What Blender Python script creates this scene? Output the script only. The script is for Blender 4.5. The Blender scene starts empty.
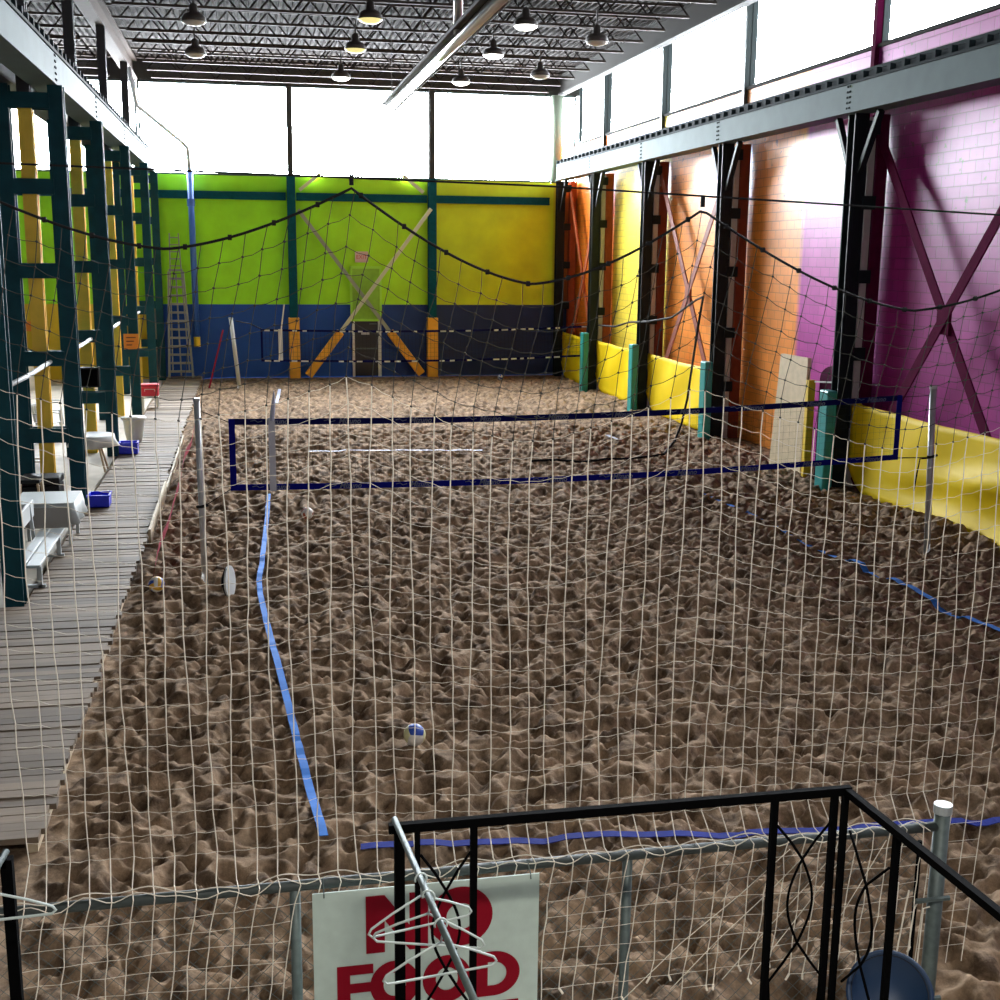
import bpy, math, random
import numpy as np
from mathutils import Vector, Matrix, noise as mnoise
random.seed(7); rng = np.random.default_rng(7)
scn = bpy.context.scene
COL = scn.collection
PI = math.pi

# ------------------------------------------------------------------ helpers
class MB:
    def __init__(s): s.v = []; s.f = []
    def add(s, vs, fs):
        b = len(s.v); s.v += [tuple(map(float, v)) for v in vs]; s.f += [tuple(b + i for i in f) for f in fs]; return s
    def box(s, x0, x1, y0, y1, z0, z1):
        return s.add([(x0,y0,z0),(x1,y0,z0),(x1,y1,z0),(x0,y1,z0),(x0,y0,z1),(x1,y0,z1),(x1,y1,z1),(x0,y1,z1)],
                     [(3,2,1,0),(4,5,6,7),(0,1,5,4),(1,2,6,5),(2,3,7,6),(3,0,4,7)])
    def bar(s, p0, p1, w, h, up=(0,0,1)):
        p0 = Vector(p0); p1 = Vector(p1); d = (p1-p0).normalized(); up = Vector(up)
        if abs(d.dot(up)) > .98: up = Vector((0,1,0)) if abs(d.y) < .9 else Vector((1,0,0))
        a = d.cross(up).normalized()*w/2; b = a.cross(d).normalized()*h/2
        vs = []
        for p in (p0, p1):
            vs += [p-a-b, p+a-b, p+a+b, p-a+b]
        return s.add(vs, [(3,2,1,0),(4,5,6,7),(0,1,5,4),(1,2,6,5),(2,3,7,6),(3,0,4,7)])
    def tube(s, pts, r, n=6, closed=False):
        pts = [Vector(p) for p in pts]; m = len(pts); ref = Vector((0,0,1)); base = len(s.v)
        d0 = (pts[1]-pts[0]).normalized()
        if abs(d0.dot(ref)) > .9: ref = Vector((0,1,0)) if abs(d0.y) < .8 else Vector((1,0,0))
        for i, p in enumerate(pts):
            if closed: d = pts[(i+1) % m]-pts[i-1]
            else: d = pts[min(i+1, m-1)]-pts[max(i-1, 0)]
            d = d.normalized() if d.length > 1e-9 else d0
            a = ref - d*ref.dot(d)
            a = a.normalized() if a.length > 1e-6 else d.orthogonal().normalized()
            ref = a; b = d.cross(a)
            rr = r[i] if isinstance(r, (list, tuple)) else r
            for k in range(n):
                t = 2*PI*k/n; q = p + (a*math.cos(t)+b*math.sin(t))*rr; s.v.append(tuple(q))
        for i in range(m if closed else m-1):
            j = (i+1) % m
            for k in range(n):
                k2 = (k+1) % n
                s.f.append((base+i*n+k, base+i*n+k2, base+j*n+k2, base+j*n+k))
        if not closed:
            s.f.append(tuple(base+k for k in reversed(range(n)))); s.f.append(tuple(base+(m-1)*n+k for k in range(n)))
        return s
    def lathe(s, prof, c=(0,0,0), n=24, M=None):
        base = len(s.v); c = Vector(c)
        for (r, z) in prof:
            for k in range(n):
                t = 2*PI*k/n; q = Vector((r*math.cos(t), r*math.sin(t), z))
                if M: q = M @ q
                s.v.append(tuple(c+q))
        for i in range(len(prof)-1):
            for k in range(n):
                k2 = (k+1) % n
                s.f.append((base+i*n+k, base+i*n+k2, base+(i+1)*n+k2, base+(i+1)*n+k))
        s.f.append(tuple(base+k for k in reversed(range(n)))); s.f.append(tuple(base+(len(prof)-1)*n+k for k in range(n)))
        return s
    def prism(s, poly, to3, h):
        """extrude a 2D polygon; to3(u, v, d) -> 3D"""
        n = len(poly)
        vs = [to3(u, v, 0) for u, v in poly]+[to3(u, v, h) for u, v in poly]
        fs = [tuple(range(n)), tuple(reversed(range(n, 2*n)))]+[(i, i+n, (i+1) % n+n, (i+1) % n) for i in range(n)]
        return s.add(vs, fs)
    def grid(s, P):
        nu = len(P); nv = len(P[0]); b = len(s.v)
        for row in P: s.v += [tuple(map(float, q)) for q in row]
        for i in range(nu-1):
            for j in range(nv-1):
                s.f.append((b+i*nv+j, b+(i+1)*nv+j, b+(i+1)*nv+j+1, b+i*nv+j+1))
        return s
    def build(s, name, mat, parent=None, smooth=False, bevel=0, origin=None, solid=0):
        me = bpy.data.meshes.new(name)
        if parent is not None: o3 = root_loc(parent)
        elif origin is not None: o3 = Vector(origin)
        else:
            a = np.array(s.v); o3 = Vector(((a[:,0].min()+a[:,0].max())/2, (a[:,1].min()+a[:,1].max())/2, a[:,2].min()))
        me.from_pydata([(v[0]-o3.x, v[1]-o3.y, v[2]-o3.z) for v in s.v], [], s.f)
        me.update()
        me.materials.append(mat)
        if smooth:
            for p in me.polygons: p.use_smooth = True
        ob = bpy.data.objects.new(name, me); COL.objects.link(ob)
        if parent is not None: ob.parent = parent
        else: ob.location = o3
        if solid:
            m = ob.modifiers.new('Solid', 'SOLIDIFY'); m.thickness = solid; m.offset = 0
        if bevel:
            m = ob.modifiers.new('Bevel', 'BEVEL'); m.width = bevel; m.segments = 2; m.limit_method = 'ANGLE'
        return ob

def root_loc(o):
    while o.parent is not None: o = o.parent
    return Vector(o.location)
def thing(name, label, cat, loc=(0,0,0), group=None):
    o = bpy.data.objects.new(name, None); COL.objects.link(o); o.location = loc; o.empty_display_size = .1
    return tag(o, label, cat, group)
def tag(o, label, cat, group=None, kind=None):
    o['label'] = label; o['category'] = cat
    if group: o['group'] = group
    if kind: o['kind'] = kind
    return o
def structure(o, label=None):
    o['kind'] = 'structure'
    if label: o['label'] = label
    return o
def dup(root, loc, label, group=None):
    r = root.copy(); COL.objects.link(r); r.location = loc; r['label'] = label
    if group: r['group'] = group
    for ch in list(root.children):
        c = ch.copy(); COL.objects.link(c); c.parent = r
        for g in list(ch.children):
            d = g.copy(); COL.objects.link(d); d.parent = c
    return r

def mat(name, col, rough=.6, metal=0, spec=.5, var=0, vscale=6, bump=0, bscale=40, coat=0, emit=None, estr=0):
    m = bpy.data.materials.new(name); m.use_nodes = True; nt = m.node_tree; b = nt.nodes['Principled BSDF']
    b.inputs['Base Color'].default_value = (*col, 1); b.inputs['Roughness'].default_value = rough
    b.inputs['Metallic'].default_value = metal; b.inputs['Specular IOR Level'].default_value = spec
    b.inputs['Coat Weight'].default_value = coat
    if emit: b.inputs['Emission Color'].default_value = (*emit, 1); b.inputs['Emission Strength'].default_value = estr
    g = nt.nodes.new('ShaderNodeNewGeometry')
    if var:
        n = nt.nodes.new('ShaderNodeTexNoise'); n.inputs['Scale'].default_value = vscale; n.inputs['Detail'].default_value = 5
        nt.links.new(g.outputs['Position'], n.inputs['Vector'])
        r = nt.nodes.new('ShaderNodeMapRange'); r.inputs['To Min'].default_value = 1-var; r.inputs['To Max'].default_value = 1+var
        r.inputs['From Min'].default_value = .25; r.inputs['From Max'].default_value = .75
        nt.links.new(n.outputs['Fac'], r.inputs['Value'])
        mx = nt.nodes.new('ShaderNodeMix'); mx.data_type = 'RGBA'; mx.blend_type = 'MULTIPLY'; mx.inputs['Factor'].default_value = 1
        mx.inputs['A'].default_value = (*col, 1); nt.links.new(r.outputs['Result'], mx.inputs['B']); nt.links.new(mx.outputs['Result'], b.inputs['Base Color'])
    if bump:
        n2 = nt.nodes.new('ShaderNodeTexNoise'); n2.inputs['Scale'].default_value = bscale; n2.inputs['Detail'].default_value = 6
        nt.links.new(g.outputs['Position'], n2.inputs['Vector'])
        bp = nt.nodes.new('ShaderNodeBump'); bp.inputs['Strength'].default_value = bump; bp.inputs['Distance'].default_value = .02
        nt.links.new(n2.outputs['Fac'], bp.inputs['Height']); nt.links.new(bp.outputs['Normal'], b.inputs['Normal'])
    return m
def srgb(r, g, b):
    f = lambda c: (c/255/12.92) if c/255 <= .04045 else ((c/255+.055)/1.055)**2.4
    return (f(r), f(g), f(b))

# ------------------------------------------------------------------ materials
M = {}
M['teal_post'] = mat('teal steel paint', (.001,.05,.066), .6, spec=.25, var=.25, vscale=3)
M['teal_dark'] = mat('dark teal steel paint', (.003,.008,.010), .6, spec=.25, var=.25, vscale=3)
M['teal_pad'] = mat('teal vinyl pad', (.02,.27,.25), .4, var=.12)
M['teal_wall_steel'] = mat('teal wall steel', (.003,.075,.095), .8, spec=.15, var=.2)
M['beam'] = mat('pale grey green beam paint', (.10,.145,.145), .75, spec=.25, var=.1, vscale=2)
M['rail'] = mat('dark crane rail', (.015,.024,.027), .85, spec=.15)
M['yellow_post'] = mat('ochre yellow column paint', (.85,.56,.05), .6, var=.12, vscale=3)
M['dark_post'] = mat('dark roof column', (.025,.025,.03), .5)
M['grey_post'] = mat('light grey column', (.42,.40,.37), .5, var=.1)
M['post_brick'] = mat('red brown post paint', (.20,.035,.012), .65, spec=.25, var=.15)
M['post_orange'] = mat('rust orange post paint', (.34,.07,.018), .65, spec=.25, var=.15)
M['post_purple'] = mat('deep purple post paint', (.09,.005,.035), .9, spec=.05, var=.15)
M['orange_pad'] = mat('orange yellow pad', (.85,.40,.02), .45, var=.08)
M['brace_grey'] = mat('grey brace tube', (.32,.34,.24), .5)
M['brace_pale'] = mat('pale brace tube', (.62,.62,.42), .5)
M['tarp'] = mat('yellow vinyl', (.84,.60,.004), .6, spec=.15, var=.05, vscale=1.5)
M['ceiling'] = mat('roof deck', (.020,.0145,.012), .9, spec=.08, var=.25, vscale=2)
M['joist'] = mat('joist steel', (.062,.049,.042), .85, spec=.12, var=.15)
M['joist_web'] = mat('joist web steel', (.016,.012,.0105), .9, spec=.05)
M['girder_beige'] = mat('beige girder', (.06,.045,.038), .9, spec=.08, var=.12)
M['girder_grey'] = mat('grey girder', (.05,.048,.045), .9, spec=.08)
M['silver'] = mat('silver tube', (.62,.62,.60), .3, metal=.8)
M['alu'] = mat('aluminium', (.42,.45,.45), .5, metal=.3)
M['galv'] = mat('galvanised steel', (.09,.115,.11), .5, metal=.3, var=.2, vscale=30)
M['rail_pipe'] = mat('dull dark pipe', (.035,.045,.042), .6)
M['pole'] = mat('grey pole', (.45,.46,.47), .35, metal=.3)
M['white'] = mat('white plastic', (.55,.57,.56), .5)
M['cloth'] = mat('pale table cover', (.40,.43,.42), .6)
M['ladder'] = mat('worn ladder aluminium', (.26,.27,.26), .5, metal=.3)
M['greyskirt'] = mat('grey table skirt', (.26,.24,.22), .7)
M['blue_bin'] = mat('blue bin plastic', (.008,.02,.65), .35)
M['red'] = mat('red plastic', (.55,.02,.05), .4)
M['red_tape'] = mat('red webbing', (.22,.004,.02), .85, spec=.15)
M['black'] = mat('black matte', (.005,.005,.006), .6, spec=.25)
M['iron'] = mat('black iron', (.0012,.0012,.0014), .85, spec=.04)
M['rope'] = mat('black rope', (.004,.004,.005), .8, spec=.2)
M['cord'] = mat('cream net cord', (.78,.71,.60), .9, spec=.1)
M['twine'] = mat('net cord darkened as backlit', (.05,.05,.045), .9, spec=.1)  # cord of the same net; its backlit darkness is put into the colour
M['netblack'] = mat('black net twine', (.012,.012,.015), .8)
M['tape_navy'] = mat('navy net tape', (.002,.003,.06), .85, spec=.1)
M['tape_blue'] = mat('blue net tape', (.002,.004,.16), .85, spec=.1)
M['letter'] = mat('pale print', (.10,.12,.19), .6)
M['band'] = mat('pale side band', (.45,.46,.52), .5)
M['line_blue'] = mat('light blue webbing', (.045,.18,.55), .8, spec=.15, var=.2, vscale=4)
M['line_dark'] = mat('dark blue webbing', (.006,.018,.20), .8, spec=.15, var=.25, vscale=4)
M['line_pale'] = mat('faded line webbing', (.36,.38,.50), .6)
M['pipe_blue'] = mat('blue pipe paint', (.04,.13,.48), .4)
M['sign_white'] = mat('pale sign board', (.50,.60,.54), .5, var=.06, vscale=20)
M['sign_red'] = mat('dark red lettering', (.25,.001,.012), .7, spec=.15)
M['hanger'] = mat('hanger wire', (.50,.56,.53), .5)
M['wood_light'] = mat('pale timber', (.52,.42,.28), .7, var=.2, vscale=8)
M['ply'] = mat('plywood', (.62,.49,.30), .65, var=.12, vscale=6)
M['yellow_edge'] = mat('yellow painted edge', (.75,.52,.02), .5)
M['purple_box'] = mat('dark plum cabinet', (.07,.008,.035), .9, spec=.05)
M['orange_sign'] = mat('orange board', (.85,.28,.02), .5)
M['mark'] = mat('dark marks', (.15,.03,.01), .6)
M['door_green'] = mat('green door paint', (.30,.58,.03), .5, var=.1)
M['door_black'] = mat('black door', (.015,.015,.016), .3)
M['door_trim'] = mat('pale green trim', (.45,.85,.06), .5)
M['door_white'] = mat('white door frame', (.65,.66,.62), .5)
M['exit'] = mat('exit sign face', (.70,.50,.42), .5)
M['exit_red'] = mat('exit red', (.6,.03,.03), .5)
M['lamp_yellow'] = mat('lamp lens warm', (.5,.45,.2), .5, emit=(1,.88,.35), estr=.35)
M['lamp_white'] = mat('lamp lens white', (.9,.9,.88), .4, emit=(1,.97,.9), estr=2.6)
M['lamp_off'] = mat('lamp lens unlit', (.42,.40,.36), .5)
M['housing'] = mat('lamp housing', (.06,.05,.045), .7)
M['ball_white'] = mat('ball white', (.72,.70,.64), .5)
M['ball_cream'] = mat('ball pale yellow', (.72,.70,.38), .5)
M['ball_blue'] = mat('ball blue', (.02,.07,.40), .5)
M['ball_yellow'] = mat('ball yellow', (.75,.42,.04), .5)
M['ball_brown'] = mat('ball brick', (.35,.07,.03), .5)
M['bucket'] = mat('navy bucket', (.0015,.007,.02), .5, spec=.3)
M['bucket_rim'] = mat('blue bucket rim', (.01,.035,.09), .5)
M['concrete'] = mat('concrete', (.50,.45,.37), .8, var=.15, vscale=2)
M['dark_wall'] = mat('charcoal wall', (.035,.035,.04), .8)
M['wallpaint'] = mat('cream wall', (.62,.57,.46), .8, var=.06)
M['stool_wood'] = mat('tan stool leg', (.42,.30,.18), .6)
M['mullion'] = mat('window mullion', (.04,.06,.06), .5)

def glass_mat():
    m = bpy.data.materials.new('window glass'); m.use_nodes = True; nt = m.node_tree; nt.nodes.clear()
    o = nt.nodes.new('ShaderNodeOutputMaterial'); t = nt.nodes.new('ShaderNodeBsdfTransparent'); g = nt.nodes.new('ShaderNodeBsdfGlossy')
    mx = nt.nodes.new('ShaderNodeMixShader'); mx.inputs[0].default_value = .05; g.inputs['Roughness'].default_value = .1
    t.inputs['Color'].default_value = (.96,.98,1,1)
    nt.links.new(t.outputs[0], mx.inputs[1]); nt.links.new(g.outputs[0], mx.inputs[2]); nt.links.new(mx.outputs[0], o.inputs[0]); return m
M['glass'] = glass_mat()

def sand_mat():
    m = bpy.data.materials.new('beach sand'); m.use_nodes = True; nt = m.node_tree; b = nt.nodes['Principled BSDF']; L = nt.links.new
    g = nt.nodes.new('ShaderNodeNewGeometry')
    n = nt.nodes.new('ShaderNodeTexNoise'); n.inputs['Scale'].default_value = 3.6; n.inputs['Detail'].default_value = 8; n.inputs['Roughness'].default_value = .68
    L(g.outputs['Position'], n.inputs['Vector'])
    r = nt.nodes.new('ShaderNodeValToRGB'); e = r.color_ramp.elements
    e[0].position = .38; e[0].color = (.10,.066,.043,1); e[1].position = .60; e[1].color = (.35,.24,.152,1)
    L(n.outputs['Fac'], r.inputs['Fac'])
    f = nt.nodes.new('ShaderNodeTexNoise'); f.inputs['Scale'].default_value = 26; f.inputs['Detail'].default_value = 8; f.inputs['Roughness'].default_value = .75
    L(g.outputs['Position'], f.inputs['Vector'])
    mr = nt.nodes.new('ShaderNodeMapRange'); mr.inputs['From Min'].default_value = .3; mr.inputs['From Max'].default_value = .7; mr.inputs['To Min'].default_value = .85; mr.inputs['To Max'].default_value = 1.12
    L(f.outputs['Fac'], mr.inputs['Value'])
    mx = nt.nodes.new('ShaderNodeMix'); mx.data_type = 'RGBA'; mx.blend_type = 'MULTIPLY'; mx.inputs['Factor'].default_value = 1
    L(r.outputs['Color'], mx.inputs['A']); L(mr.outputs['Result'], mx.inputs['B']); L(mx.outputs['Result'], b.inputs['Base Color'])
    b.inputs['Roughness'].default_value = .95; b.inputs['Specular IOR Level'].default_value = .1
    bp = nt.nodes.new('ShaderNodeBump'); bp.inputs['Strength'].default_value = .7; bp.inputs['Distance'].default_value = .018
    L(f.outputs['Fac'], bp.inputs['Height']); L(bp.outputs['Normal'], b.inputs['Normal'])
    return m
M['sand'] = sand_mat()

def plank_mat():
    m = bpy.data.materials.new('weathered planks'); m.use_nodes = True; nt = m.node_tree; b = nt.nodes['Principled BSDF']; L = nt.links.new
    g = nt.nodes.new('ShaderNodeNewGeometry')
    mp = nt.nodes.new('ShaderNodeMapping'); mp.inputs['Scale'].default_value = (1.2, 14, 6); L(g.outputs['Position'], mp.inputs['Vector'])
    n = nt.nodes.new('ShaderNodeTexNoise'); n.inputs['Scale'].default_value = 1.6; n.inputs['Detail'].default_value = 6; L(mp.outputs['Vector'], n.inputs['Vector'])
    ad = nt.nodes.new('ShaderNodeMath'); ad.operation = 'ADD'
    ml = nt.nodes.new('ShaderNodeMath'); ml.operation = 'MULTIPLY'; ml.inputs[1].default_value = .5; L(g.outputs['Random Per Island'], ml.inputs[0])
    m2 = nt.nodes.new('ShaderNodeMath'); m2.operation = 'MULTIPLY'; m2.inputs[1].default_value = .5; L(n.outputs['Fac'], m2.inputs[0])
    L(ml.outputs[0], ad.inputs[0]); L(m2.outputs[0], ad.inputs[1])
    r = nt.nodes.new('ShaderNodeValToRGB'); e = r.color_ramp.elements
    e[0].position = .12; e[0].color = (.075,.055,.038,1); e[1].position = .8; e[1].color = (.25,.185,.125,1); L(ad.outputs[0], r.inputs['Fac'])
    L(r.outputs['Color'], b.inputs['Base Color']); b.inputs['Roughness'].default_value = .75
    return m
M['plank'] = plank_mat()

def wall_paint(name, axis, stops, base_stops=None, base_z=None, rough=.3, brick=True, base_mask=None):
    """painted block wall: colour zones along one axis, an optional band of other colours below base_z"""
    m = bpy.data.materials.new(name); m.use_nodes = True; nt = m.node_tree; b = nt.nodes['Principled BSDF']; L = nt.links.new
    g = nt.nodes.new('ShaderNodeNewGeometry'); s = nt.nodes.new('ShaderNodeSeparateXYZ'); L(g.outputs['Position'], s.inputs[0])
    def ramp(st):
        mr = nt.nodes.new('ShaderNodeMapRange'); mr.inputs['From Min'].default_value = -10; mr.inputs['From Max'].default_value = 50; L(s.outputs[axis], mr.inputs['Value'])
        r = nt.nodes.new('ShaderNodeValToRGB'); e = r.color_ramp.elements
        while len(e) < len(st): e.new(.5)
        for i, (p, c) in enumerate(st): e[i].position = (p+10)/60; e[i].color = (*c, 1)
        L(mr.outputs['Result'], r.inputs['Fac']); return r.outputs['Color']
    c = ramp(stops)
    if base_stops:
        c2 = ramp(base_stops); lt = nt.nodes.new('ShaderNodeMath'); lt.operation = 'LESS_THAN'; lt.inputs[1].default_value = base_z; L(s.outputs['Z'], lt.inputs[0])
        mx = nt.nodes.new('ShaderNodeMix'); mx.data_type = 'RGBA'; L(lt.outputs[0], mx.inputs['Factor']); L(c, mx.inputs['A']); L(c2, mx.inputs['B']); c = mx.outputs['Result']
    n = nt.nodes.new('ShaderNodeTexNoise'); n.inputs['Scale'].default_value = 1.3; n.inputs['Detail'].default_value = 7; L(g.outputs['Position'], n.inputs['Vector'])
    mr = nt.nodes.new('ShaderNodeMapRange'); mr.inputs['From Min'].default_value = .25; mr.inputs['From Max'].default_value = .75; mr.inputs['To Min'].default_value = .86; mr.inputs['To Max'].default_value = 1.1; L(n.outputs['Fac'], mr.inputs['Value'])
    m3 = nt.nodes.new('ShaderNodeMix'); m3.data_type = 'RGBA'; m3.blend_type = 'MULTIPLY'; m3.inputs['Factor'].default_value = 1
    L(c, m3.inputs['A']); L(mr.outputs['Result'], m3.inputs['B']); col = m3.outputs['Result']
    b.inputs['Roughness'].default_value = rough
    if brick:
        b.inputs['Specular IOR Level'].default_value = .2; b.inputs['Coat Weight'].default_value = .12; b.inputs['Coat Roughness'].default_value = .3
        cb = nt.nodes.new('ShaderNodeCombineXYZ'); L(s.outputs['Y' if axis == 'Y' else 'X'], cb.inputs[0]); L(s.outputs['Z'], cb.inputs[1])
        br = nt.nodes.new('ShaderNodeTexBrick'); br.inputs['Scale'].default_value = 1; br.inputs['Brick Width'].default_value = .42; br.inputs['Row Height'].default_value = .21
        br.inputs['Mortar Size'].default_value = .012; br.inputs['Mortar Smooth'].default_value = .35; br.inputs['Color1'].default_value = (1,1,1,1); br.inputs['Color2'].default_value = (.86,.86,.86,1); br.inputs['Mortar'].default_value = (.55,.55,.55,1)
        L(cb.outputs[0], br.inputs['Vector'])
        m4 = nt.nodes.new('ShaderNodeMix'); m4.data_type = 'RGBA'; m4.blend_type = 'MULTIPLY'; m4.inputs['Factor'].default_value = .8
        L(col, m4.inputs['A']); L(br.outputs['Color'], m4.inputs['B']); col = m4.outputs['Result']
        # chipped spots near the old fixings high on the wall
        sp = nt.nodes.new('ShaderNodeTexNoise'); sp.inputs['Scale'].default_value = 5.5; sp.inputs['Detail'].default_value = 3; L(g.outputs['Position'], sp.inputs['Vector'])
        gt = nt.nodes.new('ShaderNodeMapRange'); gt.inputs['From Min'].default_value = .67; gt.inputs['From Max'].default_value = .70; gt.inputs['To Min'].default_value = 0; gt.inputs['To Max'].default_value = .6; L(sp.outputs['Fac'], gt.inputs['Value'])
        hz = nt.nodes.new('ShaderNodeMapRange'); hz.inputs['From Min'].default_value = 4.8; hz.inputs['From Max'].default_value = 5.6; L(s.outputs['Z'], hz.inputs['Value'])
        mm = nt.nodes.new('ShaderNodeMath'); mm.operation = 'MULTIPLY'; L(gt.outputs['Result'], mm.inputs[0]); L(hz.outputs['Result'], mm.inputs[1])
        m5 = nt.nodes.new('ShaderNodeMix'); m5.data_type = 'RGBA'; L(mm.outputs[0], m5.inputs['Factor']); L(col, m5.inputs['A']); m5.inputs['B'].default_value = (.08,.05,.05,1); col = m5.outputs['Result']
        inv = nt.nodes.new('ShaderNodeMath'); inv.operation = 'SUBTRACT'; inv.inputs[0].default_value = 1; L(br.outputs['Fac'], inv.inputs[1])
        ad = nt.nodes.new('ShaderNodeMath'); ad.operation = 'MULTIPLY_ADD'; ad.inputs[1].default_value = .25; L(n.outputs['Fac'], ad.inputs[0]); L(inv.outputs[0], ad.inputs[2])
        bp = nt.nodes.new('ShaderNodeBump'); bp.inputs['Strength'].default_value = .6; bp.inputs['Distance'].default_value = .012
        L(ad.outputs[0], bp.inputs['Height']); L(bp.outputs['Normal'], b.inputs['Normal'])
    L(col, b.inputs['Base Color'])
    return m
G = (.35,.85,.013); GY = (.50,.84,.012); YO = (.76,.88,.015); BL = (.006,.07,.36); BD = (.012,.03,.11); YL = (.78,.55,.03)
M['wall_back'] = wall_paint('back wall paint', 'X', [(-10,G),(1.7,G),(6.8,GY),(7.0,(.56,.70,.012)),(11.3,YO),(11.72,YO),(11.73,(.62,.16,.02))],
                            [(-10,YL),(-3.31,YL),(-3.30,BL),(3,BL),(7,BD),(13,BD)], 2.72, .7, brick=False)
ORD = (.85,.22,.02); AMB = (.98,.76,.08); OR = (.97,.34,.055); PU = (.46,.035,.29); PU2 = (.54,.06,.38)
M['wall_right'] = wall_paint('right wall paint', 'Y', [(-10,PU),(22.5,PU),(22.6,PU2),(26.49,PU2),(26.5,OR),(35.6,OR),(35.7,AMB),(41.2,AMB),(41.3,ORD),(47,ORD)], rough=.4)

# ------------------------------------------------------------------ room
XL, XR, YB, YF, ZR = -9.6, 12.45, 46.5, -5.0, 11.25
ZW0, ZW1 = 7.32, 10.52          # back clerestory
# sand height field: overlapping footprints
xs = np.concatenate([np.arange(-3.05, 12.5, .027)]); 
ys = np.concatenate([np.arange(2.2, 5, .08), np.arange(5, 14, .024), np.arange(14, 22, .034), np.arange(22, 32, .055), np.arange(32, 46.56, .09)])
Hm = np.zeros((len(ys), len(xs)))
Rim = np.zeros_like(Hm)
def stamp(SP, ra, rb, asp, da, db, pw, rim):
    """tread marks: bowls with a steep lip, scattered on a jittered grid"""
    gx, gy = np.meshgrid(np.arange(-3.4, 12.9, SP), np.arange(2, 46, SP))
    px = (gx+rng.uniform(-.6, .6, gx.shape)*SP).ravel(); py = (gy+rng.uniform(-.6, .6, gx.shape)*SP).ravel(); n = len(px)
    R1 = rng.uniform(ra, rb, n); R2 = R1*rng.uniform(asp, .9, n); th = rng.uniform(0, PI, n); dp = rng.uniform(da, db, n)
    for i in range(n):
        a = R1[i]*1.6
        i0, i1 = np.searchsorted(ys, (py[i]-a, py[i]+a)); j0, j1 = np.searchsorted(xs, (px[i]-a, px[i]+a))
        if i1 <= i0 or j1 <= j0: continue
        YY, XX = np.meshgrid(ys[i0:i1]-py[i], xs[j0:j1]-px[i], indexing='ij')
        c, s = math.cos(th[i]), math.sin(th[i])
        u = (XX*c+YY*s)/R1[i]; v = (-XX*s+YY*c)/R2[i]
        rho = np.sqrt(u*u+v*v)
        Hm[i0:i1, j0:j1] = np.maximum(Hm[i0:i1, j0:j1], dp[i]*np.clip(1-rho*rho, 0, 1)**pw)
        Rim[i0:i1, j0:j1] = np.maximum(Rim[i0:i1, j0:j1], rim*np.exp(-((rho-1.12)/.26)**2))
stamp(.205, .085, .155, .45, .09, .19, .7, .03)
stamp(.15, .04, .08, .5, .03, .075, .8, .014)
stamp(.9, .16, .24, .5, .10, .16, .7, .04)
Hm = Rim*np.clip(1-Hm/.03, 0, 1)-Hm
def sines(n, kmin, kmax, amp):
    Z = np.zeros_like(Hm); YY, XX = np.meshgrid(ys, xs, indexing='ij')
    for _ in range(n):
        k = rng.uniform(kmin, kmax); t = rng.uniform(0, 2*PI); Z += amp*np.sin(k*(XX*math.cos(t)+YY*math.sin(t))+rng.uniform(0, 2*PI))
    return Z
for _ in range(1):
    Hm[1:-1] = (Hm[:-2]+2*Hm[1:-1]+Hm[2:])/4; Hm[:, 1:-1] = (Hm[:, :-2]+2*Hm[:, 1:-1]+Hm[:, 2:])/4
Hm += sines(8, .5, 2.0, .012)+sines(12, 5, 12, .006)+.035
fl = np.clip((46.0-ys)/2.0, .15, 1)[:, None]; Hm = Hm*fl                        # raked flatter by the end wall
Hm += (.22*np.exp(-((xs-11.5)/.55)**2))[None, :]*np.exp(-((ys-18.6)/1.6)**2)[:, None]      # heap against the right pads
wk = np.clip((xs+1.75)/.35, 0, 1)[None, :]; Hm = Hm*wk-.05*(1-wk)
wr = np.clip((12.2-xs)/.5, .2, 1)[None, :]; Hm = Hm*wr
def hz(x, y):
    i = min(max(np.searchsorted(ys, y)-1, 0), len(ys)-2); j = min(max(np.searchsorted(xs, x)-1, 0), len(xs)-2)
    a = (y-ys[i])/(ys[i+1]-ys[i]); b = (x-xs[j])/(xs[j+1]-xs[j])
    return float((1-a)*((1-b)*Hm[i, j]+b*Hm[i, j+1])+a*((1-b)*Hm[i+1, j]+b*Hm[i+1, j+1]))
def hmax(x, y, r=.2):
    return max(hz(x+dx, y+dy) for dx in (-r, -r/2, 0, r/2, r) for dy in (-r, -r/2, 0, r/2, r))
YY, XX = np.meshgrid(ys, xs, indexing='ij')
V = np.stack([XX, YY, Hm], -1).reshape(-1, 3).astype(np.float32)
ny, nx = Hm.shape
I = np.arange(ny*nx).reshape(ny, nx)
Q = np.stack([I[:-1,:-1], I[:-1,1:], I[1:,1:], I[1:,:-1]], -1).reshape(-1, 4).astype(np.int32)
me = bpy.data.meshes.new('floor'); me.vertices.add(len(V)); me.vertices.foreach_set('co', V.ravel())
me.loops.add(Q.size); me.loops.foreach_set('vertex_index', Q.ravel())
me.polygons.add(len(Q)); me.polygons.foreach_set('loop_start', np.arange(0, Q.size, 4, dtype=np.int32))
me.polygons.foreach_set('use_smooth', np.ones(len(Q), dtype=bool)); me.update(calc_edges=True); me.validate()
me.materials.append(M['sand'])
flo = bpy.data.objects.new('floor', me); COL.objects.link(flo); structure(flo, 'brown sand court churned into footprints')

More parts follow.
